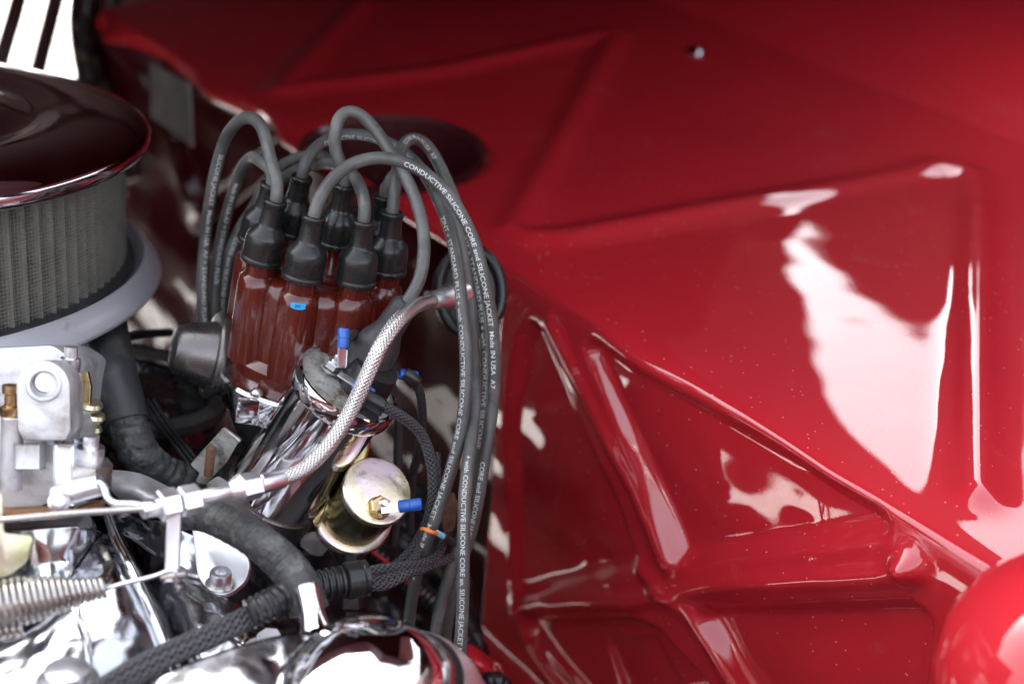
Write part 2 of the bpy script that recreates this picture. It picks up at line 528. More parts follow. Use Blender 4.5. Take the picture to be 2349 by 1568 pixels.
beadA = [onA(*p) for p in [(830, 10), (640, 213), (1000, 165), (1420, 80), (1175, 530), (1215, 548), (1300, 545), (2150, 385), (2225, 400), (2238, 480), (2236, 1130)]]
seamA = [onA(1800, 118), onA(2349, 330)]
sv = Vector((seamA[1][0] - seamA[0][0], seamA[1][1] - seamA[0][1])).normalized()
sn = Vector((-sv.y, sv.x))
if sn.y < 0: sn = -sn
hc = onA(900, 345); hr = (Vector(onA(1103, 335)) - Vector(hc)).length
holeC, holeR = Vector(hc), hr

def dispA(s, q):
    d = 1e9
    for a_, b_ in zip(beadA, beadA[1:]): d = min(d, segd(s, q, a_, b_))
    tap = 1.0
    if segd(s, q, beadA[6], beadA[7]) < .04:
        tt = (Vector((s, q)) - Vector(beadA[6])).dot((Vector(beadA[7]) - Vector(beadA[6])).normalized()) / (Vector(beadA[7]) - Vector(beadA[6])).length
        tap = 1 - .45 * smooth01((tt - .3) / .5) + .45 * smooth01((tt - .92) / .1)
    dv = segd(s, q, beadA[-2], beadA[-1])
    if dv <= d + 1e-6: h = .0070 * math.exp(-(d / .0125) ** 2)
    else: h = tap * .0056 * math.exp(-(d / .0125) ** 2)
    e = (Vector((s, q)) - Vector(seamA[0])).dot(sn)
    if e > -.02: h += .17 * (math.sqrt(e * e + .00002) + e) / 2
    h -= .0008 * math.exp(-((e + .004) / .004) ** 2)
    h += .003 * noise.noise(Vector((s * 5, q * 5, 1)))
    # rounded dimple lip of the opening
    rr = (Vector((s, q)) - holeC).length
    if rr < holeR + .02: h -= .004 * math.exp(-((rr - holeR) / .006) ** 2)
    return h

T1 = [onW(*p) for p in [(1226, 730), (1466, 1300), (1172, 1372), (1163, 1000), (1192, 765)]]
T2 = [onW(*p) for p in [(1322, 765), (2050, 1205), (1555, 1292)]]
T3 = [onW(*p) for p in [(1195, 1392), (1240, 1420), (1450, 1420), (1510, 1445), (1640, 1600), (1330, 1640), (1215, 1480)]]
T3b = [onW(*p) for p in [(1365, 1478), (1480, 1466), (1560, 1640), (1420, 1640)]]
T4 = [onW(*p) for p in [(1600, 1402), (1625, 1395), (2080, 1385), (2130, 1420), (2110, 1640), (1730, 1640)]]
knob = onW(2083, 1300)
foldS = onW(1122, 1000)[0]
RS, RA = {}, {}
def inset(poly, r):
    ar = sum(poly[i - 1][0] * poly[i][1] - poly[i][0] * poly[i - 1][1] for i in range(len(poly)))
    sg = 1 if ar > 0 else -1
    out = []
    for i in range(len(poly)):
        p0 = Vector(poly[i - 1]); p1 = Vector(poly[i]); p2 = Vector(poly[(i + 1) % len(poly)])
        d1 = (p1 - p0).normalized(); d2 = (p2 - p1).normalized()
        n1 = Vector((-d1.y, d1.x)) * sg; n2 = Vector((-d2.y, d2.x)) * sg
        b_ = (n1 + n2); k_ = r / max(.35, 1 + n1.dot(n2)) 
        out.append(tuple(p1 + b_ * k_))
    return out
INS = {}
def recess(x, y, poly, depth, width, r=.008):
    if id(poly) not in INS: INS[id(poly)] = inset(poly, r)
    d = polysd(x, y, INS[id(poly)]) - r
    return -depth * smooth01((-d + width * .4) / width)
lowdiag = (onW(1030, 1372), onW(1290, 1600))
_ld = Vector(lowdiag[1]) - Vector(lowdiag[0]); _ld.normalize(); _ln = Vector((-_ld.y, _ld.x))
if _ln.y < 0: _ln = -_ln

beadW = [[onW(*p) for p in [(1180, 1400), (1250, 1384), (1440, 1380), (1530, 1362), (1640, 1340), (2040, 1318)]],
         [onW(*p) for p in [(1470, 1300), (1530, 1362), (1580, 1400), (1640, 1490), (1700, 1620)]],
         [onW(*p) for p in [(1190, 1395), (1205, 1450), (1300, 1570), (1380, 1680)]]]
def dispW(s, q):
    h = 0.0
    if s > foldS - .09:
        h += recess(s, q, T1, .0080, .013) + recess(s, q, T2, .0095, .015) + recess(s, q, T3, .0095, .013) + recess(s, q, T3b, .004, .007) + recess(s, q, T4, .0095, .014)
        h += .0050 * noise.noise(Vector((s * 10, q * 10, 4))) + .0014 * noise.noise(Vector((s * 26, q * 26, 9)))
        kd = math.hypot(s - knob[0], q - knob[1])
        h += .011 * math.exp(-(kd / .0085) ** 2)
        rb = segd(s, q, onW_c[0], onW_c[1]); h += .004 * math.exp(-(rb / .006) ** 2)
        for bd in beadW:
            d = min(segd(s, q, a_, b_) for a_, b_ in zip(bd, bd[1:]))
            if d < .03: h += .0042 * math.exp(-(d / .0065) ** 2)
        e = (Vector((s, q)) - Vector(lowdiag[0])).dot(_ln)
        if e > -.02: h += .35 * (math.sqrt(e * e + .00003) + e) / 2
    # the firewall steps back left of the fold
    t = smooth01((foldS - s + .006) / .016)
    h -= .055 * t * smooth01((q - .012) / .03) * (1 - .75 * smooth01((foldS - .30 - s) / .2))
    if s < foldS - .08:
        k = smooth01((foldS - .08 - s) / .1)
        v = Vector((s * 7, q * 7, 2))
        h += k * (.016 * noise.noise(v) + .006 * noise.noise(v * 2.7) + .0008 * noise.noise(v * 6))
        c1 = segd(s, q, *crease[0]); c2 = segd(s, q, *crease[1])
        h += k * (.012 * math.exp(-(c1 / .012) ** 2) - .014 * math.exp(-(c2 / .014) ** 2))
    return h
onW_c = (onW(1262, 745), onW(1530, 1290))
crease = ((onW(270, 90), onW(480, 640)), (onW(600, 320), onW(400, 560)))

bayz = thing('car_body', 'glossy red painted engine bay with ribbed shelf, stamped side wall and dark firewall', 'car body', R1)
def sheet(name, s0, s1, ns, q0, q1, nq, m, both, holes=True):
    """both: 'A' shelf (q<0 grows away) or 'W' wall (q>0 grows down)"""
    rr = .007
    vs, fs = [], []
    def f(x): return (x + math.sqrt(x * x + rr * rr)) / 2
    ns_ = ns; 
    for j in range(nq + 1):
        q = q0 + (q1 - q0) * j / nq
        for i in range(ns_ + 1):
            sl = s0 - (min(.45, max(0, q - .03) * 1.5) if both == 'L' else 0)
            s = sl + (s1 - sl) * i / ns_
            p = R1 + eS * s + eA * f(-q) + eW * f(q)
            wA = smooth01((-q + .004) / .012); wW = smooth01((q + .004) / .012)
            if wA > 0: p = p + nA * (dispA(s, -q) * wA)
            if wW > 0: p = p + nW * (dispW(s, q) * wW)
            vs.append(tuple(p))
    for j in range(nq):
        for i in range(ns_):
            s = s0 + (s1 - s0) * (i + .5) / ns_; q = q0 + (q1 - q0) * (j + .5) / nq
            if holes and q < 0 and (Vector((s, -q)) - holeC).length < holeR: continue
            a_ = j * (ns_ + 1) + i
            fs.append((a_, a_ + 1, a_ + ns_ + 2, a_ + ns_ + 1))
    me = bpy.data.meshes.new(name)
    me.from_pydata(vs, [], fs)
    me.validate()
    return link_mesh(name, me, m, bayz, True)
sR0 = onW(225, 45)[0]
sEnd = onW(2349, 1360)[0] + .16
sheet('shelf_panel', sR0, sEnd, 400, -1.25, .016, 400, M['paint'], 'A')
sheet('side_panel', foldS - .03, sEnd, 330, .016, .42, 200, M['paint'], 'W')
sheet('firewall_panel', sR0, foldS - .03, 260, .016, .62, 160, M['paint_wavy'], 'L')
# smooth lip inside the round opening: a short rolled collar, then a dark duct behind
def onApt(s, q, h=0): return R1 + eS * s + eA * q + nA * h
hcen = onApt(holeC.x, holeC.y)
prof = [(holeR + .0025, .0006), (holeR - .0005, .0012), (holeR - .003, -.002), (holeR - .0035, -.012), (holeR - .0035, -.09), (0.0001, -.10)]
lathe('duct_collar', prof, hcen, nA, M['paint_dark'], bayz, segs=96, cap=False)

# dome-headed screw in the shelf
def shelf_pt(x, y, h=0.0):
    s, q = onA(x, y); return onApt(s, q, dispA(s, q) + h)
sp = shelf_pt(1595, 122)
lathe('dome_screw', [(.0085, -.001), (.0088, .0008), (.0075, .0030), (.0045, .0048), (.0012, .0055)], sp, nA, M['chrome'], bayz, segs=24)

# ------------------------------------------------------------------ radiator shell post and grille, top left
shell = thing('radiator_shell', 'dark chipped edge of the radiator shell beside the grille bars', 'radiator shell', P(205, 100, 1.36))
pts = [P(x, y, 1.36) for x, y in [(205, -60), (192, 0), (188, 60), (196, 130), (215, 220), (240, 330), (262, 450)]]
tube('rim', pts, lambda s: .0125, M['shell'], shell, step=.004, segs=20, flat=1.6)
pts2 = [P(x, y, 1.42) for x, y in [(246, -60), (238, 20), (240, 90), (250, 170), (270, 260), (300, 420)]]
tube('inner_flange', pts2, lambda s: .016, M['paint_dark'], shell, step=.004, segs=20, flat=1.6)
gr = thing('grille', 'maroon vertical grille bars with white daylight between them', 'grille', P(60, 100, 1.45))
for x0, x1 in ((-62, -104), (43, 2), (128, 92)):
    path = Path([P(x0 + 10, -60, 1.45), P(x0, 0, 1.45), P((x0 + x1) / 2, 70, 1.45), P(x1, 140, 1.45), P(x1 - 24, 240, 1.45)], .01)
    o, _ = tube('slat', path, .0090, M['paint_dark'], gr, segs=14, flat=1.6)
    p2 = Path([p + RT * .0060 - FWD * .009 for p in path.p[::4]], .01)
    tube('edge_strip', p2, .0022, M['chrome_dull'], o, segs=8)

# near fender and a light-blocking left wall: below and beside the picture, mirrored in the chrome
nf = thing('near_fender', 'red near side fender below the camera closing the front of the bay', 'fender', Vector((0, .1, CAMZ - .26)))
bm = bmesh.new()
box_bm(Vector((0, .02, CAMZ - .27)), RT, Vector((0, 1, 0)), Vector((0, 0, 1)), 2.6, .44, .05, .02, bm, seg=4)
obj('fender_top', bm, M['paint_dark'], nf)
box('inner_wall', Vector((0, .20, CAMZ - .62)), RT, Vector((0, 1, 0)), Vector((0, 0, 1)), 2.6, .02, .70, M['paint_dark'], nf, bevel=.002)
sw_ = thing('left_block_wall', 'unseen dark wall added to close the left side of the bay', 'radiator', Vector((-1.1, .8, CAMZ - .6)))  # added out of view, sized to block light and tune the reflections
box('core', Vector((-1.16, 1.35, CAMZ - .52)), RT, Vector((0, 1, 0)), Vector((0, 0, 1)), .05, 2.2, 1.12, M['black'], sw_, bevel=.004)

ff = thing('far_block_wall', 'unseen dark red wall added to close the far side under the hood', 'fender', Vector((.3, 2.3, CAMZ - .6)))  # added out of view to shut off light from behind the bay
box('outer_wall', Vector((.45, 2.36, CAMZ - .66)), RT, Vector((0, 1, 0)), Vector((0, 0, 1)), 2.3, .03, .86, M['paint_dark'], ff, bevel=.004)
def side_wall(name, x, y0, y1, zlo, m, par, th=.03):
    bm = bmesh.new()
    def zt(y): return CAMZ + .1 - .22 * (y - .7) - .012
    a_ = [bm.verts.new((x, y, z)) for y, z in ((y0, zlo), (y1, zlo), (y1, zt(y1)), (y0, zt(y0)))]
    f = bm.faces.new(a_)
    r = bmesh.ops.extrude_face_region(bm, geom=[f])
    for e in r['geom']:
        if isinstance(e, bmesh.types.BMVert): e.co.x += th
    return obj(name, bm, m, par, smooth=False)
side_wall('sky_block_wall', .80, .32, 2.34, CAMZ - 1.0, M['paint_dark'], ff)  # unseen wall added to block the sky on the right
# ------------------------------------------------------------------ data plate on the firewall
s0_, q0_ = onW(388, 245)
pb = [(343, 142), (428, 190), (434, 332), (345, 268)]
dp = thing('data_plate', 'worn grey rectangular plate fixed on the dark red wavy firewall', 'plate', P(388, 245, 1.19))
plate('plate_face', pb, lambda x, y: 1.20 - (x - 343) * .0004, .0015, M['plate'], dp, rnd=6)
plate('backing_strip', [(424, 186), (434, 190), (441, 338), (431, 334)], lambda x, y: 1.193 - (x - 343) * .0004, .002, M['plate'], dp, bevel=.0003)

# ------------------------------------------------------------------ dark floor plate added to keep ground light out of the bay
bm = bmesh.new()
box_bm(Vector((.02, 1.25, CAMZ - .98)), RT, Vector((0, 1, 0)), Vector((0, 0, 1)), 1.5, 2.1, .04, .004, bm)
o = obj('light_block_floor', bm, M['black'], None); o['kind'] = 'structure'

# fender bulge, bottom right
fb = thing('fender_bulge', 'rounded bright red fender hump at the lower right corner of the bay', 'fender', P(2420, 1640, .62))
ax = axis_at(2420, 1640, -.25, -1, 25)
pr = [(r_ * 1.18, z_ * 1.1) for r_, z_ in [(.058, -.14), (.056, -.08), (.0545, -.03), (.052, -.008), (.046, .010), (.037, .022), (.024, .031), (.012, .0345), (.0005, .0355)]]
lathe('dome', pr, P(2450, 1470, .61), ax, M['paint_plain'], fb, segs=64, auto=None)
# ------------------------------------------------------------------ raised hood, seen only mirrored in paint and chrome
def hz(y): return CAMZ + .1 - .22 * (y - .7)
hood = thing('hood', 'raised red hood standing open over the far side of the engine bay', 'hood', Vector((-.2, 1.9, hz(1.9))))
def slab(name, outline, m, dz=0.0, th=.016):
    bm = bmesh.new()
    vs = [bm.verts.new(Vector((x, y, hz(y) + dz))) for x, y in outline]
    f = bm.faces.new(vs)
    r = bmesh.ops.extrude_face_region(bm, geom=[f])
    for e in r['geom']:
        if isinstance(e, bmesh.types.BMVert): e.co.z += th
    bmesh.ops.triangulate(bm, faces=[f_ for f_ in bm.faces if len(f_.verts) > 4])
    return obj(name, bm, m, hood, smooth=False)
slab('hood_skin', [(-1.12, .84), (-.12, .80), (-.02, .68), (.20, .66), (.32, .78), (.395, .86), (.41, .93), (.392, .99), (.376, 1.05), (.362, 1.10), (.350, 1.16), (.344, 1.215), (.328, 1.30), (.312, 1.381), (.338, 1.414), (.354, 1.353), (.382, 1.319), (.418, 1.286), (.439, 1.270), (.465, 1.290), (.490, 1.323), (.505, 1.37), (.535, 1.31), (.545, 1.20), (.575, 1.06), (.66, .90), (.82, .76), (1.5, .70), (1.5, 2.45), (-1.12, 2.45)], M['hood'])  # edge and notch shaped to place the sky reflection on the shelf
lip = [(-1.12, .84), (-.12, .80), (-.02, .68), (.20, .66), (.30, .76)]  # hanging lip added out of view to shade the far shelf
bm = bmesh.new()
va_ = [bm.verts.new((x, y, hz(y) + .004)) for x, y in lip]; vb_ = [bm.verts.new((x, y - .004, hz(y) - .19)) for x, y in lip]
for k in range(len(lip) - 1): bm.faces.new((va_[k], va_[k + 1], vb_[k + 1], vb_[k]))
lo = obj('hood_shade_lip', bm, M['hood'], hood, smooth=False)
md = lo.modifiers.new('thickness', 'SOLIDIFY'); md.thickness = .004
slab('hood_reflector', [(.15, .72), (.20, .70), (.31, .80), (.38, .87), (.395, .93), (.380, .98), (.366, 1.04), (.352, 1.09), (.342, 1.155), (.336, 1.21), (.320, 1.30), (.304, 1.37), (.258, 1.385), (.254, 1.366), (.235, 1.314), (.205, 1.265), (.162, 1.232), (.14, 1.10)], M['reflector'], -.006, .003)  # pale panel added to be mirrored as pinkish sheen on the shelf
for yy in (1.55, 1.9):
    box('hood_brace', Vector((-.45, yy, hz(yy) - .008)), RT, Vector((0, 1, -.22)), Vector((0, .22, 1)), 1.3, .05, .014, M['hood'], hood, bevel=.005)

# ------------------------------------------------------------------ air cleaner
E_UP = (Matrix.Rotation(R(-5), 3, FWD) @ Vector((0, 0, 1))).normalized()
if E_UP.x < 0: E_UP = (Matrix.Rotation(R(5), 3, FWD) @ Vector((0, 0, 1))).normalized()
E_UP = (Matrix.Rotation(R(3), 3, RT) @ E_UP).normalized()
if E_UP.dot(FWD) < -.38: E_UP = (Matrix.Rotation(R(-6), 3, RT) @ E_UP).normalized()
AC = P(-375, 258, .832)
ac = thing('air_cleaner', 'round chrome air cleaner with pleated paper filter at the left edge', 'air cleaner', AC - E_UP * .09)
rl = .1775
prof = [(.0005, .010), (.03, .010), (.06, .0095), (.088, .0075), (.098, .0045), (.106, .0012), (.112, .0008), (.118, .0030), (.128, .0044), (.145, .0040), (.160, .0022), (.170, -.0010), (.1765, -.0055), (.1785, -.0095), (.1780, -.0135), (.1755, -.0150), (.1700, -.0150), (.165, -.013), (.15, -.013), (.0005, -.013)]
lathe('lid', prof, AC, E_UP, M['chrome_lid'], ac, segs=160, auto=60)
# pleats, geometry
bm = bmesh.new()
NP = 104; segs = NP * 8
ro = .1615; ri = .150
X, Y, Z = frame(E_UP)
rings = []
for z in [-.0145 - .0735 * k / 6 for k in range(7)]:
    ring = []
    for i in range(segs):
        t = 2 * math.pi * i / segs
        ph = (i % 8) / 8
        tri = .5 + .5 * math.cos(2 * math.pi * ph)
        tri = tri ** .7
        rr = ri + (ro - ri) * tri
        t2 = t + .0022 * math.sin(i // 8 * 12.9)
        ring.append(bm.verts.new(AC + X * rr * math.cos(t2) + Y * rr * math.sin(t2) + Z * z))
    rings.append(ring)
for a_, b_ in zip(rings, rings[1:]):
    for i in range(segs):
        j = (i + 1) % segs
        bm.faces.new((a_[i], a_[j], b_[j], b_[i]))
fo = obj('filter_element', bm, M['filter'], ac, auto=80)
# fine wire mesh round the pleats
bm = bmesh.new()
for k in range(34):
    z = -.0155 - .072 * k / 33
    lathe_bm([(ro + .0003, z - .00013), (ro + .0006, z), (ro + .0003, z + .00013)], AC, E_UP, segs=200, bm=bm, cap=False)
for i in range(460):
    t = 2 * math.pi * i / 460
    c, s_ = math.cos(t), math.sin(t)
    d = X * c + Y * s_; tt = Y * c - X * s_
    q = [bm.verts.new(AC + d * (ro + .0005) + tt * (.00011 * sg) + Z * z) for z, sg in ((-.0150, -1), (-.0150, 1), (-.088, 1), (-.088, -1))]
    bm.faces.new(q)
ms = obj('filter_mesh', bm, M['mesh'], fo, smooth=False); ms['kind'] = 'stuff'
lathe('filter_seal', [(.150, -.086), (.1655, -.086), (.1672, -.083), (.1660, -.0795), (.150, -.079)], AC - E_UP * .008, E_UP, M['rubber'], fo, segs=128, cap=False)
prof = [(.02, -.098), (.13, -.098), (.140, -.094), (.150, -.088), (.166, -.088), (.1695, -.084), (.1715, -.0785), (.1730, -.0770), (.1750, -.0778), (.1830, -.0890), (.1834, -.0905), (.1820, -.0925), (.176, -.096), (.172, -.097), (.160, -.104), (.14, -.108), (.02, -.110)]
lathe('base_pan', prof, AC - E_UP * .008, E_UP, M['chrome_dull'], ac, segs=160, auto=50)

# ------------------------------------------------------------------ breather hose
hs_ = thing('breather_hose', 'thick smooth black hose coming down from under the air cleaner', 'hose', P(250, 720, .80))
tube('hose_tube', [P(236, 715, .875), P(246, 770, .855), P(266, 870, .81), P(292, 972, .80)], px(52, .81), M['rubber'], hs_, segs=40)
p_ = Path([P(288, 955, .80), P(296, 985, .80), P(325, 1045, .80), P(372, 1085, .81), P(430, 1105, .82), P(500, 1110, .84)], .001)
tube('ribbed_sleeve', p_, lambda s: px(45, .8) * (1 - 1.2 * s) + .0006 * abs(math.sin(s * 420)), M['rubber_matte'], hs_, segs=48, rmod=lambda t, s: 1 + .035 * math.sin(3 * t + s * 900))

# ------------------------------------------------------------------ distributor
e_cap = 22
DC = P(733, 618, .80)
DA = axis_at(733, 628, .15, -1, e_cap)
V0 = ray(733, 628).normalized()
rgt = V0.cross(DA).normalized()
if rgt.x < 0: rgt = -rgt
twd = rgt.cross(DA).normalized()
if twd.dot(V0) > 0: twd = -twd          # towards the eye
def cap_pt(ang, r, z):
    t = R(ang)
    return DC + (rgt * math.cos(t) + twd * math.sin(t)) * r + DA * z
dist = thing('distributor', 'brown red distributor cap with black boots on a polished body', 'distributor', cap_pt(0, 0, -.09))
angs = {'w4': 13, 'w3': 58, 'w2': 103, 'w1': 148, 'w9': 193, 'w5': 238, 'w7': 283, 'w8': 328}
bm = lathe_bm([(.0445, -.064), (.0455, -.061), (.0460, -.050), (.0440, -.048), (.0415, -.046), (.0408, -.028), (.0400, -.008), (.0385, -.003), (.0350, 0), (.020, .002), (.0005, .002)], DC, DA, segs=96)
for a_ in angs.values():
    lathe_bm([(.0125, -.050), (.0118, -.028), (.0112, -.006), (.0104, -.001), (.0082, .001), (.0078, .013)], cap_pt(a_, .0375, 0), DA, segs=28, bm=bm)
lathe_bm([(.012, 0), (.0098, .004), (.0082, .006), (.0078, .016)], cap_pt(0, .006, 0), DA, segs=28, bm=bm)
capo = obj('cap', bm, M['cap'], dist, auto=45)
lathe('housing_ring', [(.0450, -.080), (.0505, -.078), (.0515, -.074), (.0515, -.0635), (.0500, -.0620), (.0455, -.0632)], DC, DA, M['chrome'], dist, segs=64, rmod=lambda t, z: 1 + .012 * (math.sin(8 * t) > .3))
lathe('housing_bowl', [(.012, -.17), (.016, -.165), (.018, -.135), (.030, -.115), (.040, -.094), (.0445, -.081), (.0445, -.079)], DC, DA, M['chrome_pitted'], dist, segs=64)
cp = cap_pt(120, .0520, -.071)
box('cap_clip', cp, rgt, DA, twd, .016, .016, .003, M['chrome'], dist, bevel=.001)
lathe('clip_screw', [(.0036, 0), (.0036, .002), (.0024, .0034), (.0005, .004)], cap_pt(120, .0485, -.0622), DA, M['steel'], dist, segs=16)
# blue paint mark under the front boot
mk = Path([cap_pt(103 + k, .0375, .0) for k in (-2, 2)], .002)
cmk = cap_pt(103, .0375, -.0035)
vN = (-V0 - DA * (-V0).dot(DA)).normalized()
sd_ = DA.cross(vN)
bmk = bmesh.new(); rows = []
for iz in range(5):
    row = []
    for it in range(9):
        t = (it - 4) / 4 * .36
        z = (iz - 2) / 2
        sh = .0019 * (1 - .35 * abs(t / .36) ** 3)
        row.append(bmk.verts.new(cmk + (vN * math.cos(t) + sd_ * math.sin(t)) * .01135 + DA * (z * sh) ))
    rows.append(row)
for a_, b_ in zip(rows, rows[1:]):
    for i in range(8): bmk.faces.new((a_[i], a_[i + 1], b_[i + 1], b_[i]))
mo = obj('paint_mark', bmk, M['blue_tag'], capo)
vs, fs = text_mesh('JSC', .0021)
wid = max(v.x for v in vs)
me = bpy.data.meshes.new('mark_lettering')
me.from_pydata([tuple(cmk + (vN * math.cos((v.x - wid / 2) / .0115) + sd_ * math.sin((v.x - wid / 2) / .0115)) * .0115 + DA * v.y) for v in vs], [], fs)
link_mesh('mark_lettering', me, M['ink'], mo)

# vacuum advance canister
va = thing('vacuum_advance', 'bell shaped pitted chrome canister on the left flank of the distributor', 'vacuum canister', P(500, 800, .83))
vax = axis_at(480, 812, -.97, -.18, 12)
vo = P(489, 814, .815)
lathe('flange', [(a_ * .86, b_ * .9) for a_, b_ in [(.003, -.004), (.028, -.004), (.0293, -.002), (.0293, .0005), (.028, .002), (.024, .0024)]], vo, vax, M['chrome_pitted'], va, segs=56)
lathe('bell', [(a_ * .86, b_ * .9) for a_, b_ in [(.0225, .002), (.0215, .006), (.0185, .017), (.0160, .0230), (.0135, .0255), (.008, .0265), (.0005, .0265)]], vo, vax, M['chrome_pitted'], va, segs=56)
lathe('back_shell', [(a_ * .86, b_ * .9) for a_, b_ in [(.008, -.030), (.018, -.012), (.026, -.004)]], vo, vax, M['steel'], va, segs=40)

# ------------------------------------------------------------------ plug wires
def boot(parent, base, axis, scale=1.0):
    pr = [(.0110, 0), (.0113, .0006), (.0113, .0028), (.0106, .0034), (.0108, .0042), (.0110, .008), (.0110, .0140), (.0104, .0172), (.0082, .0205), (.0066, .0226), (.0062, .025), (.0060, .0345), (.0063, .0352), (.0063, .0375), (.0055, .0382), (.0040, .0382)]
    q = [pr[0]]
    dense, _L = catmull([Vector((r, z, 0)) for r, z in pr], .00035)
    return lathe('boot', [(max(.0001, v.x), v.y * .94) for v in dense], base, axis, M['boot'], parent, segs=36, auto=70)
WR = .0035
TOE = -FWD
PHR = 'CONDUCTIVE SILICONE CORE and SILICONE JACKET  Made IN USA  A7'
WIRES = [
 ('w1', 'leftmost plug wire, arching from the front left boot down beside the wavy firewall',
  [(624, 440, .80), (619, 362, .80), (606, 303, .803), (587, 274, .806), (560, 270, .81), (530, 296, .82), (510, 336, .83), (492, 403, .84), (479, 477, .85), (471, 544, .86), (464, 644, .865), (466, 734, .87), (480, 850, .87)],
  [('SILICONE JACKET  Made IN USA  A7 + STANDARD PLUS', (505, 345), (466, 740), .5)]),
 ('w9', 'short looped plug wire from the hidden far left boot, second from the left',
  [(601, 400, .84), (596, 369, .842), (583, 358, .845), (562, 374, .85), (545, 412, .86), (527, 466, .865), (511, 530, .87), (498, 597, .88), (492, 680, .88), (488, 750, .88), (492, 860, .88)],
  [('Made IN USA A7 + STANDARD PLUS', (545, 412), (492, 650), .4)]),
 ('w3', 'plug wire from the front middle boot crossing left behind the cap in a low arch',
  [(834, 480, .80), (826, 428, .805), (804, 394, .812), (768, 377, .825), (718, 378, .84), (672, 395, .85), (632, 425, .855), (600, 462, .86), (565, 500, .87), (535, 560, .875), (515, 640, .885), (505, 740, .89), (508, 850, .89)],
  [('CORE and SILICONE JACKET', (545, 540), (508, 740), .3)]),
 ('w7', 'plug wire from the farthest boot running left in the rear arch',
  [(790, 408, .86), (778, 380, .862), (752, 362, .865), (700, 358, .87), (655, 375, .875), (620, 410, .88), (585, 470, .89), (560, 520, .895), (540, 600, .90), (530, 700, .90), (525, 850, .90)],
  []),
 ('w6', 'tall coil wire looping from the central tower over to the coil boot',
  [(774, 420, .82), (768, 350, .81), (770, 292, .80), (780, 260, .795), (800, 250, .79), (826, 260, .785), (860, 296, .78), (896, 349, .775), (933, 410, .77), (960, 477, .765), (973, 544, .76), (970, 611, .757), (955, 661, .755), (930, 697, .755)],
  []),
 ('w5', 'plug wire from the rear left boot, arching right and hanging nearest the distributor',
  [(692, 398, .85), (703, 369, .85), (726, 337, .85), (755, 318, .85), (790, 308, .85), (826, 308, .845), (880, 322, .84), (932, 352, .83), (975, 400, .82), (1005, 457, .81), (1032, 527, .80), (1050, 611, .79), (1060, 700, .785), (1068, 800, .78), (1068, 900, .775), (1055, 1000, .775), (1031, 1090, .775), (998, 1190, .775), (965, 1280, .78), (945, 1370, .79), (936, 1450, .80), (930, 1600, .82)],
  [('CONDUCTIVE SILICONE', (735, 330), (880, 322), -.75), ('ZINT + STANDARD PLUS + with ' + PHR, (1020, 500), (947, 1318), -.55)]),
 ('w8', 'long plug wire hanging straight down in front of the red wall to the bottom edge',
  [(884, 430, .86), (905, 390, .85), (945, 372, .845), (985, 405, .84), (1022, 460, .83), (1052, 540, .82), (1072, 650, .81), (1084, 780, .80), (1090, 900, .79), (1082, 1000, .775), (1067, 1120, .76), (1063, 1250, .755), (1061, 1400, .755), (1055, 1500, .755), (1050, 1640, .755)],
  [('+ with CONDUCTIVE SILICONE CORE an. SILICONE JACKET Made IN USA A7', (1076, 1050), (1052, 1600), -.12)]),
 ('w4', 'plug wire from the front right boot going up, then over the outside of the bundle',
  [(909, 443, .795), (911, 396, .80), (917, 350, .81), (933, 323, .82), (955, 317, .83), (982, 333, .835), (1008, 378, .835), (1037, 443, .83), (1066, 527, .825), (1090, 610, .82), (1106, 700, .815), (1116, 800, .81), (1116, 900, .805), (1106, 1000, .80), (1092, 1080, .80), (1075, 1180, .80), (1045, 1270, .80), (1020, 1350, .80), (1000, 1440, .80), (992, 1620, .80)],
  [('CORE Made IN USA  A7', (920, 340), (1000, 365), -.3), ('ZINT + STANDARD PLUS + with CONDUCTIVE SILICONE', (1066, 527), (1102, 1030), -.45)]),
 ('w2', 'outermost plug wire, arching right from the front boot above the blue mark',
  [(725, 490, .765), (738, 452, .766), (764, 408, .768), (802, 378, .77), (846, 363, .77), (888, 362, .77), (932, 374, .77), (980, 400, .77), (1027, 443, .77), (1064, 500, .77), (1091, 560, .77), (1108, 627, .77), (1122, 694, .775), (1131, 760, .78), (1135, 850, .785), (1128, 950, .79), (1110, 1060, .79), (1096, 1150, .79), (1075, 1240, .80), (1050, 1310, .81), (1030, 1400, .815), (1018, 1500, .82), (1012, 1620, .82)],
  [('CONDUCTIVE SILICONE CORE and SILICONE JACKET  Made IN USA  A7', (930, 373), (1134, 885), -.25), ('CORE and SILICONE JACKET Made IN', (1110, 1060), (1062, 1290), -.2)]),
]
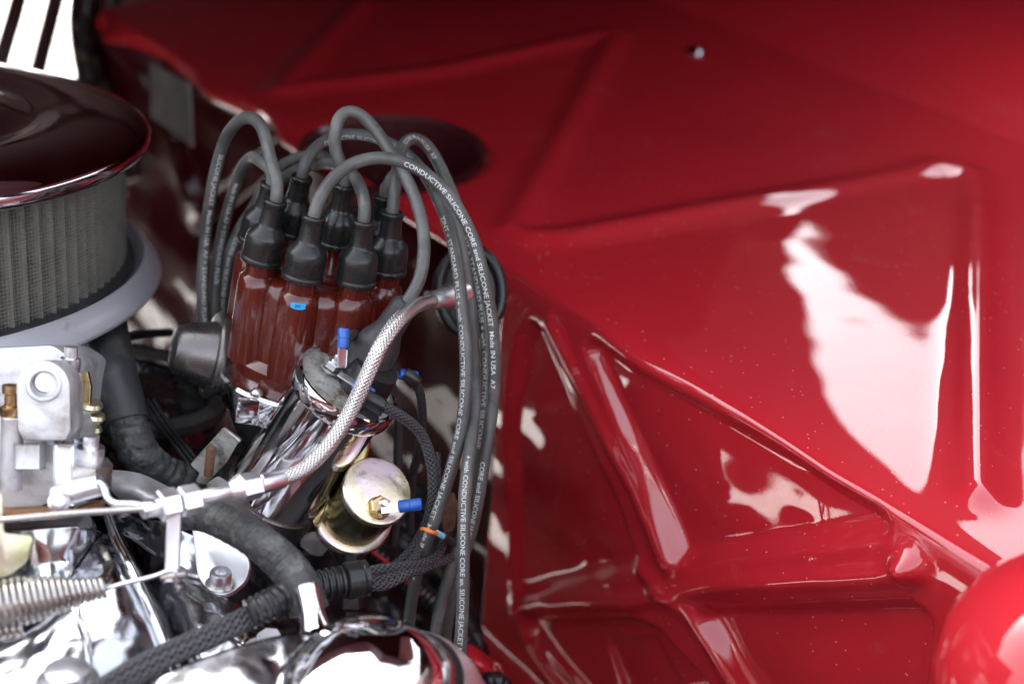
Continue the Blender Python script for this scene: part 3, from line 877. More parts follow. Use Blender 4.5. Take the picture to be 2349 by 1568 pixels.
for key, lab, pts, texts in WIRES:
    if key == 'w6': base = cap_pt(0, .007, .016); bax = DA
    else:
        base = cap_pt(angs[key], .0378, .0075); bax = (DA + (rgt * math.cos(R(angs[key])) + twd * math.sin(R(angs[key]))) * -.09 + rgt * .03).normalized()
    wt = thing('coil_wire' if key == 'w6' else 'spark_plug_wire', lab, 'ignition wire', base, 'ignition wires on the distributor cap')
    boot(wt, base, bax)
    top = base + bax * .042
    dd = (top - CAM).dot(FWD) - pts[0][2]
    pts = [(x, y, d + dd * max(0, 1 - i / 6)) for i, (x, y, d) in enumerate(pts)]
    while len(pts) > 3 and (P(*pts[0]) - top).length < .011: pts = pts[1:]
    pp = [base + bax * .028, top] + [P(*p) for p in pts]
    path = Path(pp, .002, smooth=14)
    tube('jacket', path, WR, M['wire'], wt, segs=22)
    for body, a_, b_, roll in texts:
        sa, sb = s_near(path, *a_), s_near(path, *b_)
        w_ = max(v.x for v in text_mesh(body, .0036)[0])
        text_on(path, body, sa, .0036, WR, TOE, M['white_ink'], wt, roll=roll, xs=(sb - sa) / w_)
    if key == 'w6':
        cax = (P(862, 800, .768) - P(928, 700, .755)).normalized()
        b0 = P(928, 700, .755)
        lathe('coil_boot', [(.0045, -.003), (.0068, -.001), (.0072, .001), (.0078, .012), (.0080, .017), (.0095, .021), (.0118, .026), (.0128, .032), (.0130, .040), (.0132, .046), (.0124, .0475)], b0, cax, M['rubber'], wt, segs=36)

# ------------------------------------------------------------------ ignition coil
CT = P(799, 880, .765)
CA = axis_at(799, 880, .56, -.83, 30)
vc = ray(799, 880).normalized()
crx = vc.cross(CA).normalized()
if crx.x < 0: crx = -crx
cty = crx.cross(CA).normalized()
if cty.dot(vc) > 0: cty = -cty
def coil_pt(x, y, z): return CT + crx * x + cty * y + CA * z
coil = thing('ignition_coil', 'shiny chrome ignition coil canister tilted to the right with blue wire terminals on top', 'ignition coil', coil_pt(0, 0, -.10))
lathe('canister', [(.001, -.118), (.022, -.118), (.0258, -.1155), (.0272, -.112), (.0272, -.0085), (.0276, -.006)], CT, CA, M['chrome_smooth'], coil, segs=72)
lathe('crimped_rim', [(.0272, -.0105), (.0300, -.0098), (.0306, -.0085), (.0306, -.0015), (.0300, .0006), (.0288, .0010), (.0276, .0004)], CT, CA, M['chrome_smooth'], coil, segs=72, cap=False)
lathe('top_plate', [(.0276, .0003), (.0270, -.0012), (.0265, -.0012), (.0005, -.0006)], CT, CA, M['steel_dirty'], coil, segs=72, cap=False)
lathe('centre_tower', [(.0142, -.001), (.0138, .010), (.0125, .016), (.0005, .016)], coil_pt(.008, -.004, 0), CA, M['plastic'], coil, segs=32)
clampband = lathe('clamp_band', [(.0268, -.104), (.0284, -.1035), (.0284, -.084), (.0268, -.0835)], CT, CA, M['chrome_pitted'], coil, segs=64, cap=False)
# terminals
def terminal(parent, c, dirv, nrm, L=.011, r=.0031, tail=None):
    dirv = dirv.normalized()
    box('ring_lug', c + dirv * .004, dirv, nrm.cross(dirv), nrm, .010, .0058, .0009, M['alu_polished'], parent, bevel=.0003)
    o = lathe('blue_sleeve', [(r * .8, 0), (r, .0006), (r, L * .48), (r * .93, L * .5), (r * .93, L * .52), (r, L * .54), (r * 1.02, L - .001), (r * .9, L)], c + dirv * .0085, dirv, M['blue'], parent, segs=24)
    return c + dirv * (.0085 + L)
tl = coil_pt(-.0125, -.001, .003)
stud1 = lathe('stud', [(.0022, -.004), (.0022, .007), (.0012, .0082)], tl, CA, M['steel'], coil, segs=16)
hexnut_profile('terminal_nut', tl + CA * -.0005, CA, .0052, .0042, M['alu_polished'], coil)
lathe('washer', [(.002, -.0017), (.0062, -.0017), (.0062, -.0008), (.002, -.0008)], tl, CA, M['steel'], coil, segs=24)
sA = tl + CA * .001
upd = (P(787, 800, .745) - P(785, 835, .745)).normalized()
e1_ = terminal(coil, P(784, 836, .745), upd, CA, L=.0105)
dnd = (P(848, 905, .742) - P(797, 872, .742)).normalized()
e2_ = terminal(coil, P(781, 858, .745), dnd, CA, L=.0115)
tr = P(880, 868, .775)
hexnut_profile('terminal_nut', tr, CA, .0046, .004, M['alu_polished'], coil)
e3_ = terminal(coil, P(880, 852, .775), (P(935, 862, .778) - P(895, 856, .775)), CA, L=.0105)
# mounting tab with hole at the lower end
plate('mounting_tab', [(690, 1228), (714, 1218), (768, 1226), (772, 1234), (738, 1276), (716, 1272), (688, 1252)], .80, .0015, M['chrome_pitted'], coil, rnd=6)
lathe('tab_hole', [(.0022, -.0004), (.0032, -.0006), (.0032, .0001)], P(738, 1250, .80), axis_at(738, 1250, 0, -1, 85), M['black'], coil, segs=16, cap=True)

# black braided leads from the coil terminals
ld = thing('coil_lead', 'thin black braided lead looping from the right coil terminal down into the loom', 'electrical lead', P(850, 912, .74))
tube('sleeve', [P(842, 906, .742), P(868, 925, .742), P(905, 945, .748), P(945, 972, .757), P(972, 1005, .765), P(988, 1055, .77), P(994, 1115, .775), P(988, 1170, .78), P(968, 1225, .785), P(935, 1272, .785), P(895, 1305, .785), P(850, 1325, .78)], .0031, M['braid_thin'], ld, segs=16)
box('cable_tie', P(852, 943, .738), crx, cty, CA, .009, .006, .005, M['plastic'], ld, bevel=.0008)
lathe('shrink_collar', [(.0036, -.006), (.0040, -.005), (.0040, .005), (.0036, .006)], P(858, 919, .742), (P(878, 930, .743) - P(842, 906, .742)), M['plastic'], ld, segs=20)
ld2 = thing('coil_lead', 'second thin black lead dropping straight behind the coil from its far terminal', 'electrical lead', P(935, 862, .78))
tube('sleeve', [P(934, 862, .778), P(955, 880, .785), P(968, 930, .80), P(965, 1010, .82), P(945, 1100, .84), P(940, 1220, .86)], .0026, M['braid_thin'], ld2, segs=14)
lathe('frayed_collar', [(.0034, -.003), (.0038, .004), (.0026, .007)], P(938, 862, .778), (P(960, 880, .78) - P(934, 862, .778)), M['plastic'], ld2, segs=18)
ld3 = thing('coil_lead', 'dark lead behind the coil hanging down from the upper blue terminal', 'electrical lead', P(789, 790, .75))
tube('sleeve', [P(789, 794, .745), P(795, 778, .75), P(830, 770, .79), P(880, 830, .84), P(910, 930, .86), P(912, 1050, .87), P(905, 1250, .88)], .0028, M['braid_thin'], ld3, segs=14)

# ------------------------------------------------------------------ gold zinc canister
GA = axis_at(868, 1125, .72, -.70, 62)
GF = P(866, 1125, .775)
gold = thing('gold_canister', 'yellow zinc plated sender canister with a brass nut beside the coil', 'pressure sender', GF - GA * .05)
lathe('face', [(.0196, -.004), (.0196, -.0006), (.0190, .0001), (.0180, .0003), (.010, .0003), (.0005, .0003)], GF, GA, M['gold'], gold, segs=72)
lathe('barrel', [(.0200, -.042), (.0194, -.040), (.0190, -.030), (.0190, -.006), (.0194, -.003)], GF, GA, M['gold_side'], gold, segs=72)
lathe('flange', [(.0195, -.047), (.0228, -.0465), (.0238, -.045), (.0238, -.0415), (.0230, -.0400), (.0210, -.0392), (.0192, -.0395)], GF, GA, M['gold'], gold, segs=72)
nb = P(863, 1170, .7735)
lathe('brass_washer', [(.0005, -.001), (.0082, -.001), (.0086, .0002), (.0084, .0016), (.0076, .0020)], nb, GA, M['brass'], gold, segs=40)
lathe('insulator', [(.0066, .0015), (.0068, .0035), (.0060, .0042)], nb, GA, M['brass'], gold, segs=32)
hexnut_profile('brass_nut', nb + GA * .004, GA, .0062, .0045, M['brass'], gold, th0=.3)
lathe('stud', [(.0028, .006), (.0028, .0125), (.0018, .0138), (.0005, .0140)], nb, GA, M['alu_polished'], gold, segs=20)
gx = (P(945, 1152, .77) - P(880, 1160, .77)).normalized()
terminal(gold, P(878, 1166, .762), gx, GA, L=.0125, r=.0034)
lathe('mounting_stud', [(.006, -.075), (.0062, -.060), (.0045, -.058), (.0045, -.046)], GF, GA, M['black'], gold, segs=24)
# gold bracket between coil and canister
gb = Path([P(818, 985, .80), P(812, 1030, .80), P(790, 1070, .795), P(770, 1095, .79)], .002)
bt, _ = tube('bracket_arm', gb, px(36, .80), M['gold_side'], gold, segs=24, flat=.16)
plate('bracket_foot', [(748, 1150), (764, 1128), (758, 1170), (726, 1210), (716, 1196)], .79, .002, M['gold_side'], gold, rnd=6)
lathe('tail_fitting', [(.006, 0), (.006, .012), (.0085, .013), (.0085, .030), (.006, .032), (.006, .05)], P(808, 1268, .80), axis_at(808, 1268, .02, 1, -10), M['black'], gold, segs=6, auto=20)

# ------------------------------------------------------------------ throttle cable with fittings
tc = thing('throttle_cable', 'braided stainless throttle cable with bright polished fittings arching over the coil', 'cable', P(400, 1150, .66))
cpts = [P(648, 1098, .70), P(700, 1073, .705), P(752, 1022, .71), P(800, 950, .715), P(838, 870, .712), P(870, 800, .712), P(908, 742, .722), P(948, 705, .745), P(990, 690, .785)]
tube('steel_braid', cpts, px(18, .72), M['braid_steel'], tc, segs=28, step=.0015)
d0 = P(335, 1168, .66); d1 = P(650, 1098, .70)
fa = (d1 - d0).normalized(); Lf = (d1 - d0).length
def seg(name, t0, t1, r0, r1, n=32, m='alu_polished'):
    z0 = t0 * Lf; z1 = t1 * Lf
    pr = [(r0 * .88, z0), (r0, z0 + .0008), (r1, z1 - .0008), (r1 * .88, z1)]
    bm = lathe_bm(pr, d0, fa, segs=n)
    return obj(name, bm, M[m], tc, smooth=(n > 8))
k = .66 / FPX
seg('cable_end', -.03, .09, 20 * k, 20 * k)
seg('lock_nut', .09, .22, 38 * k, 38 * k, 6)
seg('lock_nut', .235, .37, 36 * k, 36 * k, 6)
seg('threaded_neck', .36, .60, 18 * k, 20 * k)
seg('shoulder', .58, .68, 20 * k, 34 * k)
seg('hex_coupling', .67, .82, 35 * k, 33 * k, 6)
seg('ferrule', .82, 1.01, 25 * k, 22 * k)
tube('inner_rod', [P(-60, 1197, .64), P(0, 1192, .64), P(170, 1176, .65), P(335, 1166, .66)], px(7, .65), M['steel'], tc, segs=14)
fe0 = P(984, 691, .788); fe1 = P(1062, 672, .81)
feA = (fe1 - fe0).normalized(); fl = (fe1 - fe0).length
lathe('cone_ferrule', [(.0042, 0), (.0048, .001), (.0056, fl * .35), (.0072, fl * .55), (.0075, fl), (.004, fl)], fe0, feA, M['alu_polished'], tc, segs=32)
# grommet in the wall
gm = thing('firewall_grommet', 'large oval black rubber grommet behind the hanging plug wires', 'grommet', P(1065, 670, .86))
gring = [P(1078 + 72 * math.cos(t) - 14 * math.sin(t), 668 + 96 * math.sin(t) + 22 * math.cos(t), .875) for t in [2 * math.pi * i / 24 for i in range(25)]]
tube('rubber_rim', gring, .0036, M['boot'], gm, segs=16)
plate('rubber_web', [(1078 + 71 * math.cos(t) - 14 * math.sin(t), 668 + 95 * math.sin(t) + 22 * math.cos(t)) for t in [2 * math.pi * i / 32 for i in range(32)]], .878, .003, M['plastic'], gm)

# ------------------------------------------------------------------ carburettor
cb = thing('carburetor', 'grey cast aluminium carburetor below the air cleaner at the left edge', 'carburetor', P(90, 1100, .70))
fr = axis_at(98, 880, .12, .1, -80)
def cplate(name, pts, d, th, m, rnd=8, bev=.0012, par=None): return plate(name, pts, d, th, M[m], par or cb, bevel=bev, rnd=rnd)
cplate('main_body', [(-80, 960), (150, 950), (166, 985), (160, 1100), (140, 1140), (60, 1178), (-80, 1185)], .715, .05, 'alu', 10, .002)
cplate('air_horn', [(-80, 800), (120, 790), (180, 830), (175, 930), (-80, 940)], .75, .06, 'alu', 12, .002)
ear = [(98 + 62 * math.cos(t), 890 + 64 * math.sin(t)) for t in [math.pi + math.pi * i / 14 for i in range(15)]] + [(162, 985), (150, 1010), (52, 1010), (40, 985)]
cplate('mounting_ear', ear, .695, .022, 'alu', 0, .0015)
ebr = axis_at(98, 878, .0, -.2, 84)
ringp = P(100, 882, .693)
lathe('ear_socket', [(px(40, .69), .0), (px(38, .69), .0022), (px(31, .69), .0025), (px(28, .69), .001), (px(27, .69), -.004)], ringp, ebr, M['alu'], cb, segs=40, cap=False)
lathe('shaft_end', [(px(26, .69), -.012), (px(26, .69), -.0005), (px(22, .69), .0010), (.0003, .0012)], P(104, 876, .695), ebr, M['alu_polished'], cb, segs=36)
box('choke_lug', P(70, 1045, .70), RT, UP, FWD, .012, .012, .008, M['alu'], cb, bevel=.001)
lathe('float_screw', [(.0055, -.03), (.0055, .006), (.0050, .0066), (.0046, .0066)], P(28, 985, .70), axis_at(28, 985, 0, -1, 12), M['alu'], cb, segs=28)
lathe('brass_fitting', [(.0046, 0), (.0052, .001), (.0052, .005), (.003, .006), (.003, .011), (.0042, .012), (.0042, .016), (.001, .0165)], P(24, 955, .70), axis_at(28, 960, 0, -1, 14), M['brass'], cb, segs=24)
lathe('vent_tube', [(.0045, -.02), (.0045, 0), (.0052, .001), (.0052, .008), (.0035, .0085), (.0035, .014), (.0008, .0146)], P(160, 855, .74), axis_at(160, 850, .05, -1, 14), M['alu_polished'], cb, segs=24)
lathe('idle_screw', [(.007, 0), (.007, .010), (.004, .0105), (.004, .016), (.0005, .0165)], P(205, 1068, .71), axis_at(205, 1068, .03, -1, 20), M['alu_polished'], cb, segs=24)
lathe('base_nut', [(.011, 0), (.011, .012), (.007, .0125)], P(205, 1112, .705), axis_at(205, 1112, .03, -1, 20), M['steel'], cb, segs=6, auto=20)
box('adjuster_post', P(158, 1085, .705), RT, UP, FWD, .010, .030, .012, M['alu_polished'], cb, bevel=.0025)
lv = (P(225, 1120, .675) - P(118, 1150, .675)).normalized()
lathe('throttle_shaft', [(px(26, .675), 0), (px(27, .675), .001), (px(27, .675), .0225), (px(22, .675), .0235)], P(126, 1140, .685), lv, M['alu_polished'], cb, segs=36)
lathe('pivot_pin', [(px(24, .67), -.008), (px(24, .67), -.001), (px(17, .67), .0), (px(15, .67), .0035), (px(9, .67), .004), (.0003, .004)], P(135, 1150, .668), axis_at(135, 1150, 0, -.3, 80), M['alu_polished'], cb, segs=32)
tube('bent_link', [P(228, 1108, .675), P(238, 1112, .673), P(243, 1135, .672), P(258, 1152, .67), P(300, 1156, .665), P(345, 1160, .66)], px(9, .67), M['alu_polished'], cb, segs=16)
cplate('base_gasket', [(-80, 1172), (120, 1166), (205, 1160), (200, 1180), (120, 1192), (-80, 1196)], .70, .03, 'gasket', 8, .001)
cplate('choke_bracket', [(150, 870), (200, 850), (208, 885), (205, 955), (178, 962), (186, 905)], .755, .004, 'brass', 5, .0005)
for i, (x, y) in enumerate([(198, 935), (208, 962), (205, 990)]):
    lathe('choke_coil', [(.0075 - .001 * i, 0), (.0085 - .001 * i, .002), (.0075 - .001 * i, .004)], P(x, y, .76), axis_at(x, y, .2, -1, 20), M['green_zinc'], cb, segs=28)
lvp = thing('throttle_lever', 'greenish yellow zinc throttle lever at the left edge under the rod', 'lever', P(20, 1270, .66))
plate('lever_plate', [(-70, 1130), (4, 1130), (8, 1222), (70, 1228), (76, 1240), (58, 1290), (20, 1320), (-70, 1345)], .655, .002, M['green_zinc'], lvp, rnd=8)

# ------------------------------------------------------------------ return spring, bracket post, link
spg = thing('return_spring', 'shiny coiled throttle return spring at the lower left', 'spring', P(60, 1380, .64))
n_ = 1400; pts = []
a0 = P(-90, 1400, .635); a1 = P(238, 1346, .655); sa = (a1 - a0); sL = sa.length; sz = sa.normalized()
sx, sy, _ = frame(sz)
turns = 21
for i in range(n_ + 1):
    t = i / n_
    rr = px(50, .64) * (1 - smooth01((t - .35) / .65) * .58)
    # pitch tightens to the right
    pos = t ** .86
    an = 2 * math.pi * turns * t
    pts.append(a0 + sz * (sL * pos) + sx * rr * math.cos(an) + sy * rr * math.sin(an))
pth = Path.__new__(Path)
pth.p = pts; pth.L = sum((b_ - a_).length for a_, b_ in zip(pts, pts[1:]))
pth.t = [(pts[min(n_, i + 1)] - pts[max(0, i - 1)]).normalized() for i in range(n_ + 1)]
x = sz.cross(pth.t[0]).normalized(); pth.x = [x]
for i in range(1, n_ + 1):
    x = (x - pth.t[i] * x.dot(pth.t[i])).normalized(); pth.x.append(x)
tube('spring_wire', pth, .00115, M['steel'], spg, segs=8)
spg2 = thing('return_spring', 'second thin return spring below the first, half cut by the left edge', 'spring', P(10, 1450, .64))
pts = []
b0_ = P(-90, 1452, .64); b1_ = P(52, 1440, .645); bz = (b1_ - b0_).normalized(); bL = (b1_ - b0_).length
bx, by, _ = frame(bz)
for i in range(601):
    t = i / 600; an = 2 * math.pi * 9 * t
    pts.append(b0_ + bz * bL * t + bx * px(15, .64) * math.cos(an) + by * px(15, .64) * math.sin(an))
pth = Path.__new__(Path); pth.p = pts; pth.L = sum((b_ - a_).length for a_, b_ in zip(pts, pts[1:]))
pth.t = [(pts[min(600, i + 1)] - pts[max(0, i - 1)]).normalized() for i in range(601)]
x = bz.cross(pth.t[0]).normalized(); pth.x = [x]
for i in range(1, 601):
    x = (x - pth.t[i] * x.dot(pth.t[i])).normalized(); pth.x.append(x)
tube('spring_wire', pth, .0011, M['steel'], spg2, segs=8)
post = thing('cable_bracket', 'flat bright steel bracket post holding the throttle cable fitting', 'bracket', P(393, 1310, .665))
box('post_bar', P(398, 1250, .665), RT, (P(398, 1190, .665) - P(393, 1310, .665)), FWD, px(30, .665), px(165, .665), .003, M['alu_polished'], post, bevel=.0008)
box('foot_tab', P(400, 1318, .663), (P(430, 1312, .66) - P(370, 1322, .66)), FWD, UP, .012, .006, .002, M['steel'], post, bevel=.0005)
tube('hook_wire', [P(205, 1375, .655), P(240, 1352, .657), P(290, 1336, .658), P(350, 1322, .66), P(400, 1306, .66), P(408, 1314, .66), P(398, 1330, .662)], px(5, .66), M['alu_polished'], post, segs=10)

# ------------------------------------------------------------------ chrome intake / valve cover, bottom left
im = thing('intake_manifold', 'mirror bright chrome intake and cover at the bottom left', 'intake manifold', P(250, 1450, .72))
def blob(name, cx_, cy_, d, X_, Y_, Z_, lx, ly, lz, bev, mt, par, seg=5): return box(name, P(cx_, cy_, d), X_, Y_, Z_, lx, ly, lz, M[mt], par, bevel=bev, seg=seg)
E_R = (RT - E_UP * RT.dot(E_UP)).normalized(); E_F = E_UP.cross(E_R).normalized()
def surf(name, pts, mt, par, nu=30, nv=30, amp=.0):
    """bicubic-ish skin through a grid of picture points with depths (rows of columns)"""
    rows = [Path([P(*p) for p in row], .0005, 0) for row in pts]
    grid = []
    cols = []
    for i in range(nu + 1):
        c = [r.at(r.L * i / nu)[0] for r in rows]
        pc = Path(c, .0005, 0)
        cols.append([pc.at(pc.L * j / nv)[0] for j in range(nv + 1)])
    vs = []; fs = []
    for i in range(nu + 1):
        for j in range(nv + 1):
            p = cols[i][j]
            vs.append(tuple(p - FWD * (amp * noise.noise(p * 45) + amp * .5 * noise.noise(p * 110)) if amp else p))
    for i in range(nu):
        for j in range(nv):
            a_ = i * (nv + 1) + j
            fs.append((a_, a_ + 1, a_ + nv + 2, a_ + nv + 1))
    me = bpy.data.meshes.new(name); me.from_pydata(vs, [], fs)
    o = link_mesh(name, me, M[mt], par, True)
    md = o.modifiers.new('thickness', 'SOLIDIFY'); md.thickness = .003; md.offset = 0
    return o
surf('runner_left', [[(-60, 1220, .74), (60, 1210, .715), (150, 1205, .71), (215, 1215, .74), (235, 1240, .80)],
                     [(-60, 1330, .74), (60, 1320, .715), (150, 1318, .71), (215, 1310, .74), (240, 1330, .80)],
                     [(-60, 1420, .70), (60, 1400, .69), (150, 1390, .69), (225, 1380, .70), (260, 1400, .76)]], 'chrome_rough', im, amp=.0025)
surf('cover_face', [[(-60, 1440, .72), (60, 1400, .71), (160, 1330, .71), (225, 1240, .74), (262, 1200, .78)],
                    [(-60, 1500, .69), (80, 1470, .68), (180, 1400, .68), (270, 1310, .70), (310, 1290, .77)],
                    [(-60, 1600, .67), (100, 1580, .66), (240, 1500, .665), (350, 1440, .69), (385, 1430, .77)],
                    [(-60, 1700, .66), (100, 1690, .65), (270, 1640, .66), (410, 1580, .69), (440, 1570, .77)]], 'chrome_rough', im, amp=.0022, nu=60, nv=50)
surf('runner_right', [[(300, 1180, .80), (380, 1200, .775), (460, 1230, .77), (540, 1240, .80)],
                      [(320, 1290, .79), (400, 1310, .755), (480, 1330, .76), (560, 1330, .80)],
                      [(360, 1420, .76), (430, 1410, .725), (510, 1400, .73), (590, 1390, .78)],
                      [(420, 1580, .74), (480, 1560, .70), (560, 1500, .71), (650, 1470, .76)],
                      [(440, 1700, .74), (540, 1650, .70), (640, 1600, .71), (720, 1560, .76)]], 'chrome_rough', im, amp=.0035, nu=60, nv=60)
tube('cover_seam', [P(248, 1185, .745), P(268, 1240, .72), (P(300, 1300, .70)), P(345, 1400, .69), P(385, 1500, .685), P(415, 1600, .68)], px(11, .70), M['chrome'], im, segs=20)
tube('thin_seam', [P(140, 1310, .69), P(170, 1400, .67), P(195, 1480, .66), P(215, 1600, .65)], px(5, .66), M['chrome'], im, segs=12)
lathe('gasket_boss', [(.024, -.04), (.024, 0), (.022, .003), (.014, .003)], P(110, 1215, .735), E_UP, M['chrome_rough'], im, segs=48)
surf('rocker_cover', [[(180, 1640, .64), (420, 1530, .645), (600, 1470, .66), (760, 1440, .69)],
                     [(180, 1700, .63), (430, 1600, .63), (620, 1540, .645), (780, 1500, .68)],
                     [(180, 1800, .62), (450, 1700, .62), (640, 1640, .63), (800, 1600, .67)]], 'chrome_rough', im, nu=40, nv=20, amp=.002)
lathe('cover_bolt', [(.014, -.01), (.014, 0), (.010, .001), (.010, .006), (.008, .007)], P(155, 1560, .64), E_UP, M['alu_polished'], im, segs=28)
# dark engine valley
ev = thing('engine_block', 'dark greasy engine block deep below the distributor and coil', 'engine block', P(600, 1200, 1.0))
surf('valley', [[(150, 980, .84), (350, 960, .93), (560, 1000, .95), (800, 1050, .95), (1050, 1150, 1.0)],
                [(150, 1150, .80), (350, 1150, .86), (560, 1200, .90), (800, 1250, .92), (1080, 1350, .98)],
                [(150, 1350, .78), (350, 1400, .82), (560, 1450, .84), (800, 1500, .88), (1150, 1600, .95)]], 'black', ev, amp=.02, nu=60, nv=40)
surf('glossy_cover', [[(200, 990, .83), (270, 1040, .82), (320, 1100, .83), (360, 1180, .84)], [(190, 1080, .80), (260, 1120, .79), (330, 1180, .79), (420, 1230, .80)], [(240, 1180, .79), (300, 1240, .77), (380, 1290, .77), (450, 1330, .79)]], 'black_gloss', ev, amp=.008)
surf('grey_casting', [[(238, 1080, .80), (320, 1090, .78), (420, 1140, .80)], [(255, 1120, .77), (340, 1140, .76), (430, 1180, .79)], [(300, 1160, .78), (360, 1180, .78), (430, 1210, .80)]], 'alu', ev, amp=.002)
blk_ = box('block_side', P(-330, 1420, .86), E_R, E_F, E_UP, .30, .34, .16, M['black'], ev, bevel=.02)
# dark round drum and belt arcs behind
dr = thing('fan_shroud', 'round black shroud with stacked belt rings behind the breather hose', 'shroud', P(330, 900, .95))
dax = axis_at(330, 930, .15, -1, 26)
lathe('drum', [(.001, .005), (.03, .004), (.034, -.002), (.040, -.006), (.046, -.006), (.049, .001), (.054, .002), (.058, -.002), (.062, -.010), (.063, -.05)], P(300, 905, .93), dax, M['black_gloss'], dr, segs=72)
lathe('rubber_ring', [(.050, .004), (.053, .009), (.058, .010), (.062, .006), (.063, .0)], P(300, 900, .93), dax, M['rubber'], dr, segs=72, cap=False)
lathe('steel_ring', [(.062, -.030), (.066, -.029), (.067, -.033), (.064, -.036)], P(300, 905, .93), dax, M['chrome_dull'], dr, segs=72, cap=False)
# two thin cables
tcb = thing('twin_cable', 'pair of thin black cables running down beside the ribbed hose', 'cable', P(345, 940, .86))
for dx in (0, 13, 25):
    tube('strand', [P(325 + dx, 915, .88), P(372 + dx, 985, .87), P(420 + dx, 1045, .86), P(470 + dx, 1115, .86)], px(5, .86), M['plastic'], tcb, segs=10)
# chrome bar behind hose, standing in for a bright reflection of the rocker
br = thing('reflection_pipe', 'dark pipe with a chrome bar standing for a bright reflection behind the breather hose', 'pipe', P(190, 850, .86))
tube('pipe', [P(130, 812, .86), P(200, 798, .87), P(300, 770, .90), P(390, 762, .95)], px(11, .87), M['plastic'], br, segs=20)
tube('reflection_bar', [P(150, 858, .83), P(195, 852, .84), P(260, 845, .87)], px(12, .84), M['chrome'], br, segs=20)

# ------------------------------------------------------------------ coil bracket with rusty stud
bk = thing('coil_bracket', 'grimy galvanised bracket plate with a rusty stud left of the coil', 'bracket', P(490, 1060, .79))
plate('bracket_plate', [(512, 982), (548, 1012), (520, 1060), (470, 1112), (448, 1105), (458, 1085), (436, 1066)], lambda x, y: .79 + (y - 1040) * .0001, .0025, M['steel_dirty'], bk, rnd=5)
plate('bracket_flange', [(508, 984), (515, 980), (551, 1008), (548, 1016)], .786, .006, M['steel_dirty'], bk, rnd=2)
lathe('rusty_stud', [(.0027, 0), (.0027, .016), (.0020, .0168), (.0003, .017)], P(478, 1090, .782), axis_at(480, 1080, .08, -1, 20), M['rust'], bk, segs=16, rmod=lambda t, z: 1 + .07 * math.sin(z * 9000))
plate('saddle', [(470, 1110), (500, 1090), (565, 1130), (610, 1180), (590, 1200), (540, 1190), (500, 1150)], .775, .004, M['chrome_pitted'], bk, rnd=8)
mt = thing('coil_mount', 'silver cast mounting foot with a socket head screw under the rubber hose', 'mount', P(505, 1340, .74))
plate('foot', [(436, 1180), (540, 1225), (575, 1290), (566, 1330), (535, 1358), (505, 1366), (475, 1352), (452, 1320), (446, 1270)], lambda x, y: .745 - (y - 1200) * .0001, .006, M['alu_polished'], mt, rnd=14, bevel=.0015)
sca = axis_at(507, 1330, .03, -1, 35)
lathe('screw_washer', [(.0005, 0), (.0074, 0), (.0076, .0008), (.0070, .0014)], P(505, 1340, .722), sca, M['steel'], mt, segs=36)
scr = lathe('socket_screw', [(.0053, .0008), (.0056, .0012), (.0056, .0072), (.0052, .0079), (.0030, .0079), (.0030, .0045), (.0004, .0045)], P(505, 1340, .722), sca, M['alu_polished'], mt, segs=72, rmod=lambda t, z: 1 + (.02 * math.sin(36 * t) if .001 < z < .0075 else 0))

# ------------------------------------------------------------------ heater hose and chrome housing
hh = thing('bypass_hose', 'worn textured black rubber hose curving down onto the chrome outlet', 'hose', P(700, 1390, .69))
hp = Path([P(425, 1172, .72), P(480, 1183, .71), P(545, 1212, .70), (P(605, 1250, .69)), P(655, 1296, .685), P(690, 1345, .68), P(708, 1400, .68)], .001)
tube('hose_tube', hp, lambda s: px(40, .70) * (1 + .35 * max(0, s - .03) / .07 * .4) + .0003 * math.sin(s * 2600), M['rubber_matte'], hh, segs=48, rmod=lambda t, s: 1 + .012 * math.sin(5 * t + 260 * s))
th = thing('thermostat_housing', 'domed chrome housing with an upright outlet neck at the bottom centre', 'thermostat housing', P(830, 1600, .64))
nk = (P(700, 1340, .672) - P(722, 1440, .662)).normalized()
lathe('outlet_neck', [(.0078, -.004), (.0066, .0), (.0060, .004), (.0056, .014), (.0060, .016), (.0058, .0185), (.0050, .019)], P(722, 1432, .660), nk, M['chrome'], th, segs=40)
dxa = axis_at(840, 1600, -.28, -.75, 42)
lathe('dome', [(.055, -.05), (.0455, -.022), (.0405, -.010), (.0385, -.004), (.036, .002), (.030, .009), (.022, .0135), (.012, .0165), (.0005, .0175)], P(812, 1548, .635), dxa, M['chrome'], th, segs=72, auto=None)
lathe('collar_ring', [(.0385, -.008), (.0425, -.0085), (.0440, -.011), (.0440, -.016), (.0425, -.019), (.039, -.020)], P(812, 1548, .635), dxa, M['chrome_rough'], th, segs=72)
lathe('outer_shell', [(.044, -.010), (.0475, -.014), (.051, -.022), (.053, -.035), (.054, -.07)], P(835, 1556, .64), dxa, M['alu_polished'], th, segs=72, cap=False)
ob = thing('intake_bolt', 'silver hex bolt head left of the chrome outlet neck', 'bolt', P(620, 1490, .70))
lathe('bolt_washer', [(.001, 0), (.0125, 0), (.0125, .0012), (.011, .002)], P(618, 1490, .70), E_UP, M['steel'], ob, segs=36)
hexnut_profile('bolt_head', P(618, 1484, .698), E_UP, .0062, .008, M['alu_polished'], ob)
ob = thing('intake_bolt', 'small silver hex bolt head just behind the top of the chrome dome', 'bolt', P(886, 1480, .75))
hexnut_profile('bolt_head', P(888, 1482, .75), E_UP, .0052, .009, M['alu_polished'], ob)
lathe('bolt_washer', [(.001, 0), (.009, 0), (.009, .0012), (.008, .002)], P(888, 1494, .75), E_UP, M['steel'], ob, segs=30)

